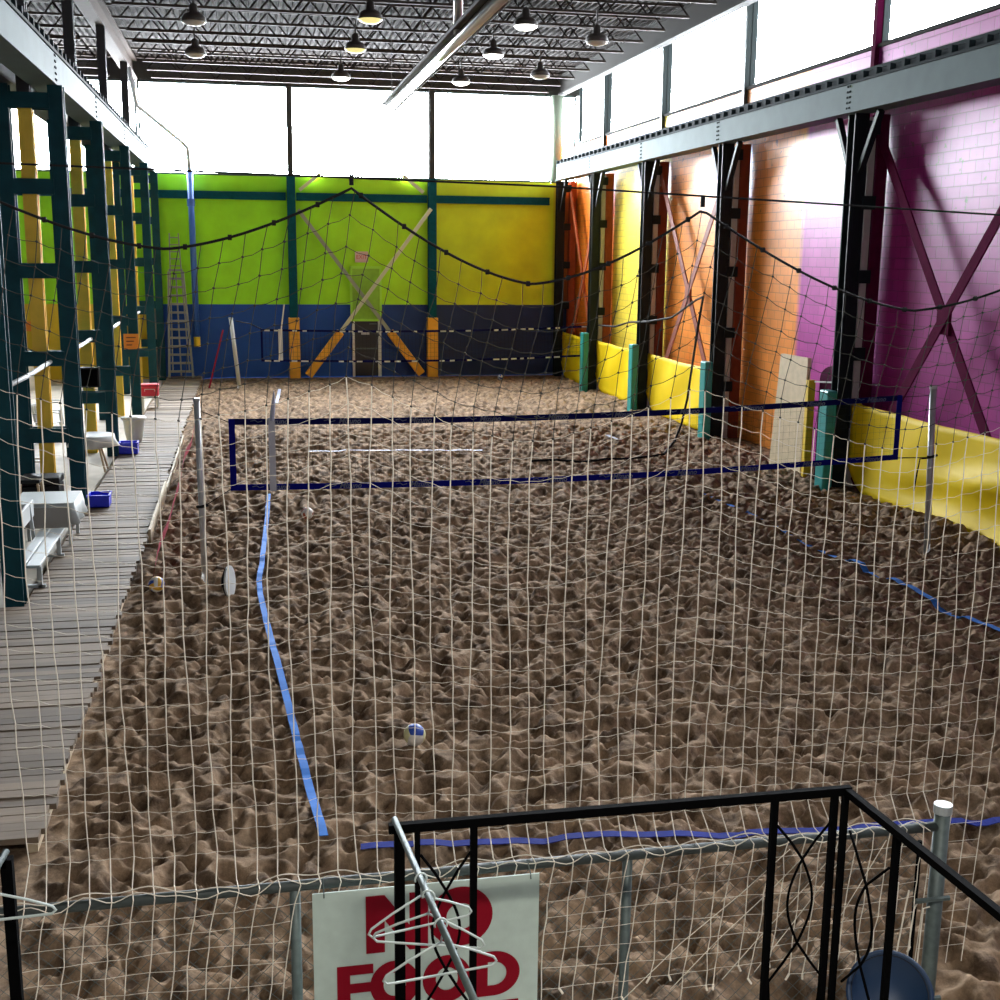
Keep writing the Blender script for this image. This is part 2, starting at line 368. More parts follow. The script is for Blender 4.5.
structure(MB().box(XL, -3.05, YF, YB, -.2, 0).build('floor_side', M['concrete']), 'pale concrete floor behind the left columns')
structure(MB().box(XL-.3, XR+.3, YF, 2.25, -.2, 0).build('floor_front', M['dark_wall']))
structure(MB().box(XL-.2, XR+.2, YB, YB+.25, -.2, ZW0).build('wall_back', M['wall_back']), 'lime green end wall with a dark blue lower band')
structure(MB().box(XL-.2, XR+.2, YB, YB+.25, ZW1, ZR+.2).build('wall_back_top', M['girder_grey']))
structure(MB().box(XR, XR+.25, YF, YB, -.2, 8.73).build('wall_right', M['wall_right']), 'block wall painted orange, amber and purple')
structure(MB().box(XL-.25, XL, YF, YB, -.2, ZR).build('wall_left', M['dark_wall']))
structure(MB().box(XL-.2, XR+.2, YF-.25, YF, -.2, 9.3).build('wall_front', M['dark_wall']))
# corrugated roof deck, ribs along the length
mb = MB(); prof = []; x = XL-.3
while x < XR+.3:
    prof += [(x, ZR), (x+.07, ZR), (x+.10, ZR+.09), (x+.17, ZR+.09)]; x += .2
mb.grid([[(a, YF-.3, b), (a, YB+.3, b)] for a, b in prof])
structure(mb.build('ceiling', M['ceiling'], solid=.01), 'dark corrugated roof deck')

# windows: one pane per bay with its own frame
wn = 0
def window(x0, x1, y0, y1, z0, z1, axis, lab):
    global wn; wn += 1
    f = MB(); t = .07
    if axis == 'x':
        yy = (y0+y1)/2
        f.box(x0, x1, yy-t, yy+t, z0, z0+t); f.box(x0, x1, yy-t, yy+t, z1-t, z1); f.box(x0, x0+t, yy-t, yy+t, z0, z1); f.box(x1-t, x1, yy-t, yy+t, z0, z1)
        p = MB().box(x0+t, x1-t, yy-.008, yy+.008, z0+t, z1-t)
    else:
        xx = (x0+x1)/2
        f.box(xx-t, xx+t, y0, y1, z0, z0+t); f.box(xx-t, xx+t, y0, y1, z1-t, z1); f.box(xx-t, xx+t, y0, y0+t, z0, z1); f.box(xx-t, xx+t, y1-t, y1, z0, z1)
        p = MB().box(xx-.008, xx+.008, y0+t, y1-t, z0+t, z1-t)
    o = f.build('window_%d' % wn, M['mullion']); structure(o, lab)
    q = p.build('pane', M['glass'], o); return o
bx = [XL, -3.6, 1.69, 6.87, 11.5, XR]
for i, lab in enumerate(['white daylight window behind the left columns', 'white clerestory window left of the teal wall posts', 'white clerestory window between the teal wall posts', 'white clerestory window right of the teal wall posts', 'narrow white window in the right back corner']):
    window(bx[i]+.02, bx[i+1]-.02, YB+.02, YB+.2, ZW0, ZW1, 'x', lab)
MULL = [46.4, 42.6, 36.4, 30.1, 23.5, 17, 10, 2, YF]
for i in range(len(MULL)-1):
    window(XR+.02, XR+.2, MULL[i+1]+.02, MULL[i]-.02, 8.75, ZR-.02, 'y', 'white clerestory window high on the right wall, bay %s from the back' % ['first','second','third','fourth','fifth','sixth','seventh','eighth'][i])
window(XL, XR, YF-.2, YF-.02, 9.3, ZR-.02, 'x', 'added unseen window behind the viewer')  # unseen, added to let in light from the viewer's side
for i, y in enumerate(MULL[1:6]):
    o = MB().box(XR-.1, XR+.12, y-.07, y+.07, 7.9, ZR-.05).build('trim_%d' % (i+1), M['mullion'] if y > 26 else M['post_purple']); structure(o, 'dark window mullion on the right wall')
structure(MB().box(XR-.05, XR+.1, YF, YB-.05, 8.71, 8.78).build('trim_10', M['girder_grey']), 'thin sill along the right clerestory')

# ------------------------------------------------------------------ back wall steelwork
def hpost(mb, x, y, z0, z1, w=.3, d=.3, t=.03):
    """rolled H section standing upright, flanges facing the court's length"""
    mb.box(x-w/2, x+w/2, y-d/2, y-d/2+t, z0, z1); mb.box(x-w/2, x+w/2, y+d/2-t, y+d/2, z0, z1); mb.box(x-t/2, x+t/2, y-d/2+t, y+d/2-t, z0, z1); return mb
for x, lab in ((1.69, 'teal steel wall post with an orange pad left of the dark door'), (6.88, 'teal steel wall post with an orange pad right of the dark door')):
    t = thing('wall_post', lab, 'post', (x, YB-.2, 0), 'teal posts on the end wall')
    hpost(MB(), x, YB-.2, 2.2, 7.35, .3, .3).build('shaft', M['teal_wall_steel'], t)
    hpost(MB(), x, YB-.2, 7.35, 10.55, .2, .24).build('upper_shaft', M['girder_grey'], t)
    MB().box(x-.2, x+.2, YB-.42, YB-.03, 0, 2.25).build('pad', M['orange_pad'], t, bevel=.03)
gi = MB(); gi.box(XL, 1.50, YB-.16, YB-.02, 6.48, 6.76); gi.box(1.88, 6.70, YB-.16, YB-.02, 6.48, 6.76); gi.box(7.06, 11.4, YB-.16, YB-.02, 6.48, 6.76)
for (a, b) in ((XL, 1.50), (1.88, 6.70), (7.06, 11.4)): gi.box(a, b, YB-.2, YB-.16, 6.48, 6.54); gi.box(a, b, YB-.2, YB-.16, 6.70, 6.76)
tag(gi.build('wall_girt', M['teal_wall_steel']), 'teal horizontal girt running across the lime green end wall', 'beam')
# diagonal rods with padded feet
def brace(p0, p1, y, mt, lab):
    t = thing('diagonal_brace', lab, 'brace', (p1[0], y, p1[1]), 'diagonal braces over the end door')
    a = Vector((p0[0], y, p0[1])); b = Vector((p1[0], y, p1[1])); d = b-a
    L0 = .735
    MB().bar(a, a+d*L0, .13, .1, up=(0,1,0)).build('rod', M[mt], t)
    MB().bar(a+d*L0, b, .3, .22, up=(0,1,0)).build('pad', M['orange_pad'], t, bevel=.03)
brace((1.93, 6.15), (6.46, .12), YB-.26, 'brace_grey', 'grey brace running from upper left down to the right, crossing the end door')
brace((6.78, 6.25), (2.16, .12), YB-.62, 'brace_pale', 'pale brace running from upper right down to the left, crossing the end door')
for x0, x1, lab in ((2.0, 2.75, 'short pale stub brace above the girt beside the left wall post'), (6.55, 5.8, 'short pale stub brace above the girt beside the right wall post')):
    o = MB().bar((x0, YB-.22, 6.85), (x1, YB-.22, 7.45), .12, .1, up=(0,1,0)).build('stub_brace', M['brace_pale']); tag(o, lab, 'brace')
# door
dr = MB(); dr.box(3.88, 4.9, YB-.06, YB-.005, 2.16, 4.05); o = dr.build('door_1', M['door_green']); structure(o, 'tall narrow door, green above and black glazed below')
MB().box(3.96, 4.82, YB-.05, YB-.01, .05, 2.1).build('lower_leaf', M['door_black'], o)
f = MB(); f.box(3.80, 3.88, YB-.09, YB-.005, 2.1, 4.12); f.box(4.9, 4.98, YB-.09, YB-.005, 2.1, 4.12); f.box(3.80, 4.98, YB-.09, YB-.005, 4.05, 4.14); f.box(3.88, 4.9, YB-.09, YB-.005, 2.1, 2.18); f.build('upper_frame', M['door_trim'], o)
f = MB(); f.box(3.86, 3.95, YB-.09, YB-.005, .02, 2.1); f.box(4.83, 4.95, YB-.09, YB-.005, .02, 2.1); f.build('lower_frame', M['door_white'], o)
MB().box(3.99, 4.80, YB-.08, YB-.05, 1.05, 1.1).build('push_bar', M['galv'], o)
MB().box(4.2, 4.5, YB-.075, YB-.05, 1.6, 1.72).build('notice', M['white'], o); MB().box(4.5, 4.8, YB-.075, YB-.05, 1.98, 2.03).build('closer', M['galv'], o)

def text_mesh(txt, size, name, extr=.002, shear=0, bold=0):
    c = bpy.data.curves.new(name, 'FONT'); c.body = txt; c.size = size; c.extrude = extr; c.shear = shear; c.offset = bold; c.align_x = 'CENTER'; c.align_y = 'CENTER'; c.resolution_u = 3
    o = bpy.data.objects.new(name, c); COL.objects.link(o)
    dg = bpy.context.evaluated_depsgraph_get(); dg.update(); me = o.evaluated_get(dg).to_mesh()
    vs = [tuple(v.co) for v in me.vertices]; fs = [tuple(p.vertices) for p in me.polygons]
    o.evaluated_get(dg).to_mesh_clear(); bpy.data.objects.remove(o); bpy.data.curves.remove(c)
    return vs, fs
def put_text(mb, txt, size, c, ux, uy, **k):
    vs, fs = text_mesh(txt, size, 'tmp', **k); ux = Vector(ux); uy = Vector(uy); uz = ux.cross(uy); c = Vector(c)
    mb.add([c+ux*v[0]+uy*v[1]+uz*v[2] for v in vs], fs); return mb
ex = thing('exit_sign', 'small square exit sign above the end door', 'sign', (4.24, YB-.05, 4.3))
MB().box(4.0, 4.48, YB-.09, YB-.005, 4.28, 4.68).build('sign_face', M['exit'], ex)
put_text(MB(), 'EXIT', .2, (4.24, YB-.093, 4.47), (1,0,0), (0,0,1)).build('lettering', M['exit_red'], ex)
# orange strip on the yellow wall behind the left columns
tag(MB().box(-8.6, -7.15, YB-.03, YB-.005, 1.75, 2.1).build('wall_banner', M['orange_sign']), 'orange red strip banner on the yellow wall behind the left columns', 'banner')

# ------------------------------------------------------------------ double crane columns
RUNG = [7.1, 5.68, 4.25, 2.72, 1.35]
def crane_column(y, side, pm, rm, rung_m, lab, grp, pad=None, knees=True, z0=0):
    if side > 0: xf, xr = 11.78, 12.26
    else: xf, xr = -3.1, -3.98
    t = thing('crane_column', lab, 'column', (xf, y, z0), grp)
    pw = .30 if side > 0 else .25
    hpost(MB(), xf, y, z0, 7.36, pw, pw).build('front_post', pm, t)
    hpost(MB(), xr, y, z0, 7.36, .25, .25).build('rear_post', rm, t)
    a, b = min(xf, xr)+.1, max(xf, xr)-.1
    for z in RUNG:
        r = MB(); r.box(a, b, y-pw/2-.03, y-pw/2+.012, z-.13, z+.13); r.box(a, b, y+pw/2-.012, y+pw/2+.03, z-.13, z+.13); r.build('rung', rung_m, t)
    if pad: MB().box(11.40, 11.615, y-.19, y+.19, hz(11.5, y)-.1, 1.98).build('pad', pad, t, bevel=.03)
    if knees:
        for s in (-1, 1):
            MB().bar((xf, y+s*.17, 6.25), (xf, y+s*.85, 7.34), .1, .12, up=(1,0,0)).build('knee_brace', pm, t)
    return t
rc = [(22.8, 'post_purple', 'dark double crane column beside the plywood, nearest on the right wall', M['teal_pad']),
      (29.6, 'post_brick', 'dark double crane column between orange bays, second from the plywood side', M['teal_pad']),
      (35.7, 'post_brick', 'dark double crane column where orange wall meets amber wall', M['teal_pad']),
      (41.3, 'post_orange', 'dark double crane column standing between the two farthest yellow wall pads', M['teal_pad']),
      (46.15, 'post_orange', 'dark crane column in the right back corner', None)]
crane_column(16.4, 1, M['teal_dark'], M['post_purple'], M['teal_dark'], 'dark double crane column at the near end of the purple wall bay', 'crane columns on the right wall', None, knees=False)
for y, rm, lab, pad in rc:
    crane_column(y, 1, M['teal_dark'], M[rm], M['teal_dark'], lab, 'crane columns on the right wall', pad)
for y, lab in ((22.8, 'light grey roof column inside the nearest right crane column'), (29.6, 'light grey roof column inside the second right crane column'), (35.7, 'light grey roof column inside the third right crane column'), (41.3, 'light grey roof column inside the farthest right crane column')):
    tag(hpost(MB(), 12.03, y, 0, 7.3, .14, .26).build('roof_column', M['grey_post']), lab, 'column', 'grey roof columns on the right')
lc = [(16.4, 'near left dark crane column cut by the frame, beside the aluminium bench'), (22.9, 'teal double crane column behind the draped table and nearest blue bin'), (28.8, 'teal double crane column carrying the black box'),
      (35.2, 'teal double crane column carrying the orange board'), (41.6, 'teal double crane column just behind the red cooler'), (46.0, 'teal crane column against the end wall beside the ladder')]
for y, lab in lc:
    crane_column(y, -1, M['teal_post'], M['teal_post'], M['teal_post'], lab, 'crane columns on the left side', None, knees=False)
for y, lab in ((22.95, 'ochre roof column inside the nearest left crane column pair'), (29.3, 'ochre roof column behind the black box'), (35.8, 'ochre roof column behind the orange board'), (42.3, 'ochre roof column behind the red cooler')):
    t = thing('roof_column', lab, 'column', (-3.62, y, 0), 'ochre roof columns on the left')
    hpost(MB(), -3.62, y, 0, 7.15, .24, .2).build('lower_shaft', M['yellow_post'], t)
    hpost(MB(), -3.62, y, 7.15, 10.5, .22, .22).build('upper_shaft', M['dark_post'], t)

def crane_beam(x, face, y0, y1, lab):
    t = thing('crane_beam', lab, 'beam', (x, (y0+y1)/2, 7.37))
    w = MB(); w.box(x-.03, x+.03, y0, y1, 7.4, 7.9)
    w.box(face-.012, face+.012, y0, y1, 7.4, 7.9); w.build('web', M['beam'], t)
    MB().box(x-.24, x+.24, y0, y1, 7.37, 7.4).build('bottom_flange', M['beam'], t)
    MB().box(x-.24, x+.24, y0, y1, 7.9, 7.95).build('top_flange', M['rail'], t)
    r = MB(); r.box(x-.03, x+.03, y0, y1, 7.95, 8.14); r.box(x-.055, x+.055, y0, y1, 8.10, 8.16); r.build('rail', M['rail'], t)
    s = 1 if x > 0 else -1
    k = 0; y = y0+.3
    cb = MB(); cb.box(x-s*.17-.055, x-s*.17+.055, y-.05, y+.05, 7.95, 8.08); c = cb.build('rail_clip', M['rail'], t)
    while y+.5 < y1 and k < 95:
        y += .5 if y1 < 60 else .6; k += 1
        d = c.copy(); COL.objects.link(d); d.parent = t; d.location = (0, y-(y0+.3), 0)
    return t, c
RB, _ = crane_beam(11.75, 11.55, 12, 45.9, 'pale grey green crane beam with a clipped rail along the right wall')
LB, _ = crane_beam(-3.3, -3.10, 13, 46.3, 'pale crane beam with a dark rail along the left columns')
t = thing('crane_girder', 'dark girder behind the pale left crane beam, resting on the rear posts', 'beam', (-4.0, 30, 7.37))
MB().box(-4.24, -3.78, 13, 46.3, 7.37, 7.41).build('bottom_flange', M['dark_post'], t); MB().box(-4.02, -3.98, 13, 46.3, 7.41, 7.9).build('web', M['dark_post'], t); MB().box(-4.24, -3.78, 13, 46.3, 7.9, 7.95).build('top_flange', M['dark_post'], t)
def bolts(root, x, ysl, s):
    b = MB()
    for y in ysl:
        for dy in (-.05, .05):
            for z in (7.46, 7.56, 7.66, 7.76, 7.86): b.box(x-.014, x+.014, y+dy-.02, y+dy+.02, z-.018, z+.018)
    b.build('bolt_rows', M['rail'], root)
bolts(RB, 11.535, [22.8, 29.6, 35.7, 41.3], -1); bolts(LB, -3.085, [22.9, 28.8, 35.2, 41.6], 1)

# cross braces on the right wall
def xbrace(y0, y1, mt, lab, grp):
    t = thing('cross_brace', lab, 'brace', (12.03, (y0+y1)/2, .1), grp)
    for k, (a, b) in enumerate(((y0, y1), (y1, y0))):
        xx = 12.02+.07*k
        m = MB(); m.bar((xx, a, 6.95), (xx, b, .12), .22, .03, up=(1,0,0)); m.bar((xx+.03, a, 6.95), (xx+.03, b, .12), .03, .06, up=(1,0,0)); m.build('diagonal', M[mt], t)
    ym = (y0+y1)/2; MB().box(12.03, 12.08, ym-.2, ym+.2, 3.3, 3.75).build('gusset', M[mt], t)
xbrace(16.9, 22.5, 'post_purple', 'dark purple cross brace on the purple wall', 'cross braces on the right wall')
xbrace(29.9, 35.4, 'post_brick', 'red brown cross brace on the middle orange bay', 'cross braces on the right wall')
xbrace(41.6, 45.8, 'post_orange', 'rust orange cross brace in the far corner bay', 'cross braces on the right wall')

# yellow wall pads hung between the right columns
def tarp(y0, y1, lab, fold=0, z1=1.72):
    P = []; n = 40; mz = 14
    for i in range(n+1):
        u = i/n; y = y0+(y1-y0)*u; row = []
        # rounded far bottom corner
        for j in range(mz+1):
            v = j/mz
            zb = .0+.55*max(0, (u-.86)/.14)**2
            top = z1-.03*math.sin(PI*u)+(.08 if fold and u > .93 else 0)
            z = zb+(top-zb)*v
            x = 11.93+.02*math.sin(5*u*PI+3*v)+.015*math.sin(11*u+7*v)
            if fold:
                w = math.exp(-((v-(.22+.4*(1-u)))/.10)**2)*max(0, 1-u*1.15); x -= .20*w
                w2 = math.exp(-((v-.06)/.09)**2)*(1-u); x -= .28*w2
            if j == 0 : x -= .03
            row.append((x, y, z))
        P.append(row)
    o = MB().grid(P).build('wall_pad', M['tarp'], smooth=True, solid=.03); return tag(o, lab, 'pad', 'yellow vinyl wall pads')
tarp(16.8, 22.55, 'large yellow vinyl pad with bulging folds under the purple wall', 1, 1.76)
tarp(30.0, 35.5, 'yellow vinyl pad under the orange bay with the red brown cross brace')
tarp(36.1, 41.1, 'yellow vinyl pad under the amber wall bay')
tarp(41.6, 45.9, 'farthest yellow vinyl pad in the right back corner')

# ------------------------------------------------------------------ roof steel
def joist(y, x0, x1, lab, grp, dz=0):
    t = thing('roof_joist', lab, 'joist', ((x0+x1)/2, y, 10.45), grp)
    zb, zt = 10.48, 11.17
    MB().box(x0, x1, y-.05, y+.05, zt-.06, zt).build('top_chord', M['joist'], t)
    MB().box(x0+.5, x1-.5, y-.05, y+.05, zb, zb+.06).build('bottom_chord', M['joist'], t)
    w = MB(); n = int((x1-x0)/1.1); d = (x1-x0-1.0)/n
    for i in range(n):
        a = x0+.5+d*i; w.tube([(a, y, zb+.03), (a+d/2, y, zt-.03)], .022, 4); w.tube([(a+d/2, y, zt-.03), (a+d, y, zb+.03)], .022, 4)
    w.build('web', M['joist_web'], t); return t
ordn = ['first','second','third','fourth','fifth','sixth','seventh','eighth','ninth','tenth','eleventh','twelfth']
jy = [45.6-1.85*i for i in range(11)]
base = joist(0, -3.5, 11.6, '', 'open web joists under the roof'); bl = joist(0, XL, -3.9, '', 'short joists left of the beige girder')
for i, y in enumerate(jy):
    lab = 'long open web roof joist over the court, %s from the end wall' % ordn[i]
    dup(base, (4.05, y, 10.45), lab); dup(bl, ((XL-3.9)/2, y, 10.45), 'short open web roof joist left of the beige girder, %s from the end wall' % ordn[i])
for r in (base, bl):
    for ch in list(r.children): bpy.data.objects.remove(ch)
    bpy.data.objects.remove(r)
def girder(x, mt, lab, w=.28):
    t = thing('roof_girder', lab, 'girder', (x, 32, 10.5))
    MB().box(x-w/2, x+w/2, 18, YB-.1, 10.5, 10.56).build('bottom_flange', M[mt], t)
    MB().box(x-w/2, x+w/2, 18, YB-.1, 11.12, 11.18).build('top_flange', M[mt], t)
    MB().box(x-.03, x+.03, 18, YB-.1, 10.56, 11.12).build('web', M[mt], t); return t
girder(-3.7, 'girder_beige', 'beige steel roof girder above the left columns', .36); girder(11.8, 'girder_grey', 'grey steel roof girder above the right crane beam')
tag(MB().tube([(11.6, 46.2, 7.36), (11.6, 46.2, 10.45)], .24, 16).build('corner_pipe', mat('pale green pipe', (.45,.55,.42), .5), smooth=True), 'pale green upright pipe above the beam in the right back corner', 'pipe')

def lamp(x, y, lens, lab, z=9.75):
    t = thing('high_bay_lamp', lab, 'lamp', (x, y, z), 'round high bay lamps under the roof')
    MB().lathe([(.29,0),(.27,.09),(.20,.17),(.10,.2),(.09,.36),(.04,.4)], (x, y, z), 20).build('housing', M['housing'], t, smooth=True)
    MB().lathe([(.08,-.09),(.18,-.07),(.25,-.03),(.27,.0)], (x, y, z), 20).build('lens', M[lens], t, smooth=True)
    MB().tube([(x, y, z+.38), (x, y, 10.5)], .025, 6).build('hanger', M['housing'], t)
    return t
for x, y, l, lab in ((2.9,28.9,'lamp_yellow','yellow glowing lamp at the top edge of the picture, left of the heater tube'), (2.93,33.1,'lamp_yellow','yellow glowing lamp, middle of the row left of the heater tube'), (2.96,38.4,'lamp_white','white lit lamp nearest the end wall, left of the heater tube'),
        (6.45,28.8,'lamp_white','white lit lamp nearest the viewer, right of the heater tube'), (6.55,33.1,'lamp_white','white lit lamp, middle of the row right of the heater tube'), (6.6,38.4,'lamp_white','white lit lamp nearest the end wall, right of the heater tube'),
        (8.6,30.4,'lamp_off','unlit lamp high on the right, nearer of the two unlit right lamps'), (8.6,36.4,'lamp_off','unlit lamp on the right, farther of the two unlit right lamps'), (-1.0,30.2,'lamp_off','unlit lamp on the left near the beige girder, nearer one'), (-1.15,35.0,'lamp_off','unlit lamp on the left near the beige girder, farther one')):
    lamp(x, y, l, lab)
t = thing('heater_tube', 'long silver radiant heater tube hung under the roof', 'heater', (4.1, 30, 8.6))
MB().tube([(4.05, 37.3, 8.6), (4.1, 14.5, 8.6)], .11, 14).build('tube', M['silver'], t, smooth=True)
m = MB(); m.grid([[(4.07-.26, yy, 8.62), (4.07-.14, yy, 8.80), (4.07+.14, yy, 8.80), (4.07+.26, yy, 8.62)] for yy in (36.6, 14.5)]); m.build('reflector', M['housing'], t, solid=.01)
MB().tube([(4.1, 24.2, 8.72), (4.1, 24.2, 9.5), (4.12, 24.0, 9.6), (4.12, 24.0, 10.9)], .09, 12).build('flue', M['silver'], t, smooth=True)
for y in (18, 29, 35): MB().tube([(4.08, y, 8.7), (4.08, y, 11.2)], .012, 5).build('hanger', M['housing'], t)

# ------------------------------------------------------------------ boardwalk
t = thing('boardwalk', 'weathered timber boardwalk along the left edge of the sand', 'walkway', (-2.5, 27, 0))
m = MB(); y = 9.35
while y < 46.2:
    w = .135+.01*random.random(); dx = random.uniform(-.035, .035); zz = random.uniform(-.008, .008)
    m.box(-3.9 if y < 16 else -2.93, -1.70+dx, y, y+w, .05+zz, .10+zz); y += w+.016
m.build('planks', M['plank'], t)
m = MB(); m.box(-1.82, -1.74, 9.4, 46.1, -.1, .045); m.box(-2.9, -2.8, 9.4, 46.1, -.03, .045); m.box(-3.8, -3.7, 9.4, 15.9, 0, .045); m.build('joists', M['wood_light'], t)
m = MB(); m.bar((-1.66, 20.0, .05), (-1.66, 24.2, .08), .04, .26); m.bar((-1.65, 24.2, .0), (-1.65, 31, .05), .04, .16); m.build('edge_board', M['wood_light'], t)
# red webbing strung along the sand edge
P = []
for i in range(61):
    y = 17.3+(31.5-17.3)*i/60; x = -1.42-.02*math.sin(i*.2); z = .10+.10*(i/60)+.05*math.sin(i*.35)
    P.append([(x, y, z-.05), (x+.04, y, z+.16)])
tag(MB().grid(P).build('edge_webbing', M['red_tape'], solid=.006), 'red webbing strung along the right edge of the boardwalk', 'strap')

# ------------------------------------------------------------------ volleyball nets
def strip(mb, pts, w, up=(0,0,1)):
    up = Vector(up); mb.grid([[Vector(p)-up*w/2, Vector(p)+up*w/2] for p in pts]); return mb
def volley_net(y, xa, xb, za, zb, h, name_lab, tm_top, tm_bot, step, letters, band=.085, tw=.0013):
    t = thing('volleyball_net', name_lab, 'net', ((xa+xb)/2, y, min(za, zb)-h))
    N = 40
    def zt(u): return za+(zb-za)*u-.10*math.sin(PI*u)*1.0
    def pt(u, d): return (xa+(xb-xa)*u, y, zt(u)-d)
    top = strip(MB(), [pt(i/N, 0) for i in range(N+1)], band).build('top_tape', M[tm_top], t, solid=.008)
    bot = strip(MB(), [pt(i/N, h) for i in range(N+1)], band).build('bottom_tape', M[tm_bot], t, solid=.008)
    for u in (0, 1):
        p = pt(u, 0); MB().box(p[0]-band/2, p[0]+band/2, y-.006, y+.006, p[2]-h-band/2, p[2]+band/2).build('side_tape', M[tm_bot], t)
    m = MB(); L = xb-xa; n = int(L/step)
    for i in range(1, n): u = i/n; m.tube([pt(u, 0), pt(u, h)], tw, 3)
    k = int(h/step)
    for j in range(1, k): m.tube([pt(i/20, h*j/k) for i in range(21)], tw, 3)
    m.build('mesh', M['netblack'], t)
    if letters:
        for tp, d in ((top, 0), (bot, h)):
            c = int(L/.98)
            for i in range(c):
                m = MB()
                u = (i+.55)/c; p = pt(u, d); q = pt(u+.01, d); ux = (Vector(q)-Vector(p)).normalized(); uy = Vector((0,0,1))
                put_text(m, 'Mizuno', .105, (p[0]+.06, y-.007, p[2]), ux, uy, shear=.3, bold=.002)
                m.tube([Vector((p[0]-.30, y-.008, p[2]+.012)), Vector((p[0]-.24, y-.008, p[2]+.024)), Vector((p[0]-.20, y-.008, p[2]-.005)), Vector((p[0]-.14, y-.008, p[2]+.012))], .006, 4)
                m.build('lettering', M['letter'], tp)
    return t, pt
vn, vp = volley_net(17.2, -.26, 9.88, 2.29, 2.49, .93, 'long navy taped volleyball net across the near court', 'tape_navy', 'tape_blue', .1, True)
MB().box(.24, .33, 17.165, 17.18, 1.30, 2.34).build('side_band', M['band'], vn)
MB().tube([(.29, 17.17, 2.30), (.315, 17.17, 2.52), (.33, 17.17, 2.72)], [.03, .03, .004], 8).build('antenna', M['line_pale'], vn)
m = MB(); m.tube([(-.26, 17.2, 2.27), (-.66, 17.2, 2.44)], .006, 5); m.tube([(-.28, 17.2, 1.35), (-.63, 17.2, 1.13)], .005, 5); m.tube([(9.88, 17.2, 2.50), (10.38, 17.2, 2.52)], .006, 5); m.tube([(9.9, 17.17, 1.55), (10.40, 17.14, 1.55)], .008, 5)
m.tube([(10.45, 17.12, 1.55), (10.27, 17.14, 1.53), (10.25, 17.16, 1.3), (10.22, 17.16, 1.02)], .012, 5); m.build('tie_rope', M['rope'], vn)
def pole(x0, x1, y, z1, lab, mt='pole', r=.042, strap=None):
    zb = hz(x0, y)-.08
    t = thing('volleyball_pole', lab, 'pole', (x0, y, zb), 'volleyball net poles')
    MB().tube([(x0, y, zb), (x1, y, z1)], r, 14).build('shaft', M[mt], t, smooth=True)
    MB().tube([(x1, y, z1), (x1, y, z1+.05)], r*1.15, 14).build('cap', M[mt], t)
    if strap: MB().tube([(x0+(x1-x0)*strap/z1-.06, y, strap), (x0+(x1-x0)*strap/z1, y-.055, strap+.01), (x0+(x1-x0)*strap/z1+.09, y-.03, strap+.03)], .022, 6).build('strap', M['black'], t)
    return t
pole(-.70, -.72, 17.2, 2.58, 'grey volleyball pole beside the boardwalk at the left end of the near net', strap=1.1)
pole(10.56, 10.44, 17.2, 2.62, 'grey volleyball pole in front of the large yellow pad', r=.05, strap=1.55)
fn, fp = volley_net(42.0, .45, 11.8, 2.05, 2.15, 1.02, 'far volleyball net with patchy pale tape before the blue wall band', 'tape_navy', 'tape_navy', .13, False, .07, .004)
m = MB()
for i in range(36):
    u = (i+.5)/36
    if random.random() < .72:
        for d in (0, 1.02):
            p = fp(u-.009*random.uniform(.5, 1.3), d+.01); q = fp(u+.009*random.uniform(.5, 1.3), d+.01); m.bar((p[0], 41.985, p[2]), (q[0], 41.985, q[2]), .01, .05)
m.build('pale_tape', M['white'], fn)
MB().tube([(1.0, 41.97, 1.0), (1.10, 41.97, 2.05), (1.22, 41.97, 2.9)], .025, 6).build('antenna', M['ball_white'], fn)
MB().box(1.0, 1.14, 41.955, 41.968, 1.03, 2.08).build('side_band', M['white'], fn)
m = MB(); m.tube([(.45, 42, 2.08), (.1, 42, 2.25), (-.4, 43, 2.3)], .02, 5); m.tube([(11.8, 42.0, 2.15), (12.0, 41.48, 2.2)], .02, 5); m.build('tie_rope', M['rope'], fn)
pole(-.33, -.56, 43.2, 2.35, 'white leaning volleyball pole by the blue wall at the far end', 'white', .07)
P = [[(-.86+(-1.35+.86)*i/12, 42.9-1.2*i/12, 2.0-1.85*i/12), (-.80+(-1.35+.86)*i/12, 42.9-1.2*i/12, 2.0-1.85*i/12)] for i in range(13)]
tag(MB().grid(P).build('guy_strap', M['red_tape'], solid=.01), 'red guy strap slanting down from the far white pole', 'strap')
# loose black rope from the far net tied to the second right column, tail lying on the sand
pts = [(11.9, 40.95, 2.25), (11.75, 38.5, 2.35), (11.5, 36.2, 2.62), (11.35, 34, 2.75), (11.2, 31.5, 3.0), (11.0, 29.2, 3.55), (10.95, 28.6, 3.65), (10.85, 28.5, 3.2), (10.7, 28.4, 2.3), (10.5, 28.2, 1.2), (10.3, 28.0, .6), (10.0, 27.6, .25)]
for x, y in ((9.6, 27.2), (9.2, 26.9), (8.6, 26.7), (8.0, 26.6), (7.4, 26.5), (6.8, 26.55), (6.2, 26.5)): pts.append((x, y, hmax(x, y, .1)+.02))
tag(MB().tube(pts, .03, 6).build('slack_rope', M['rope'], smooth=True), 'slack black rope hanging from the right columns with its tail on the sand', 'rope')

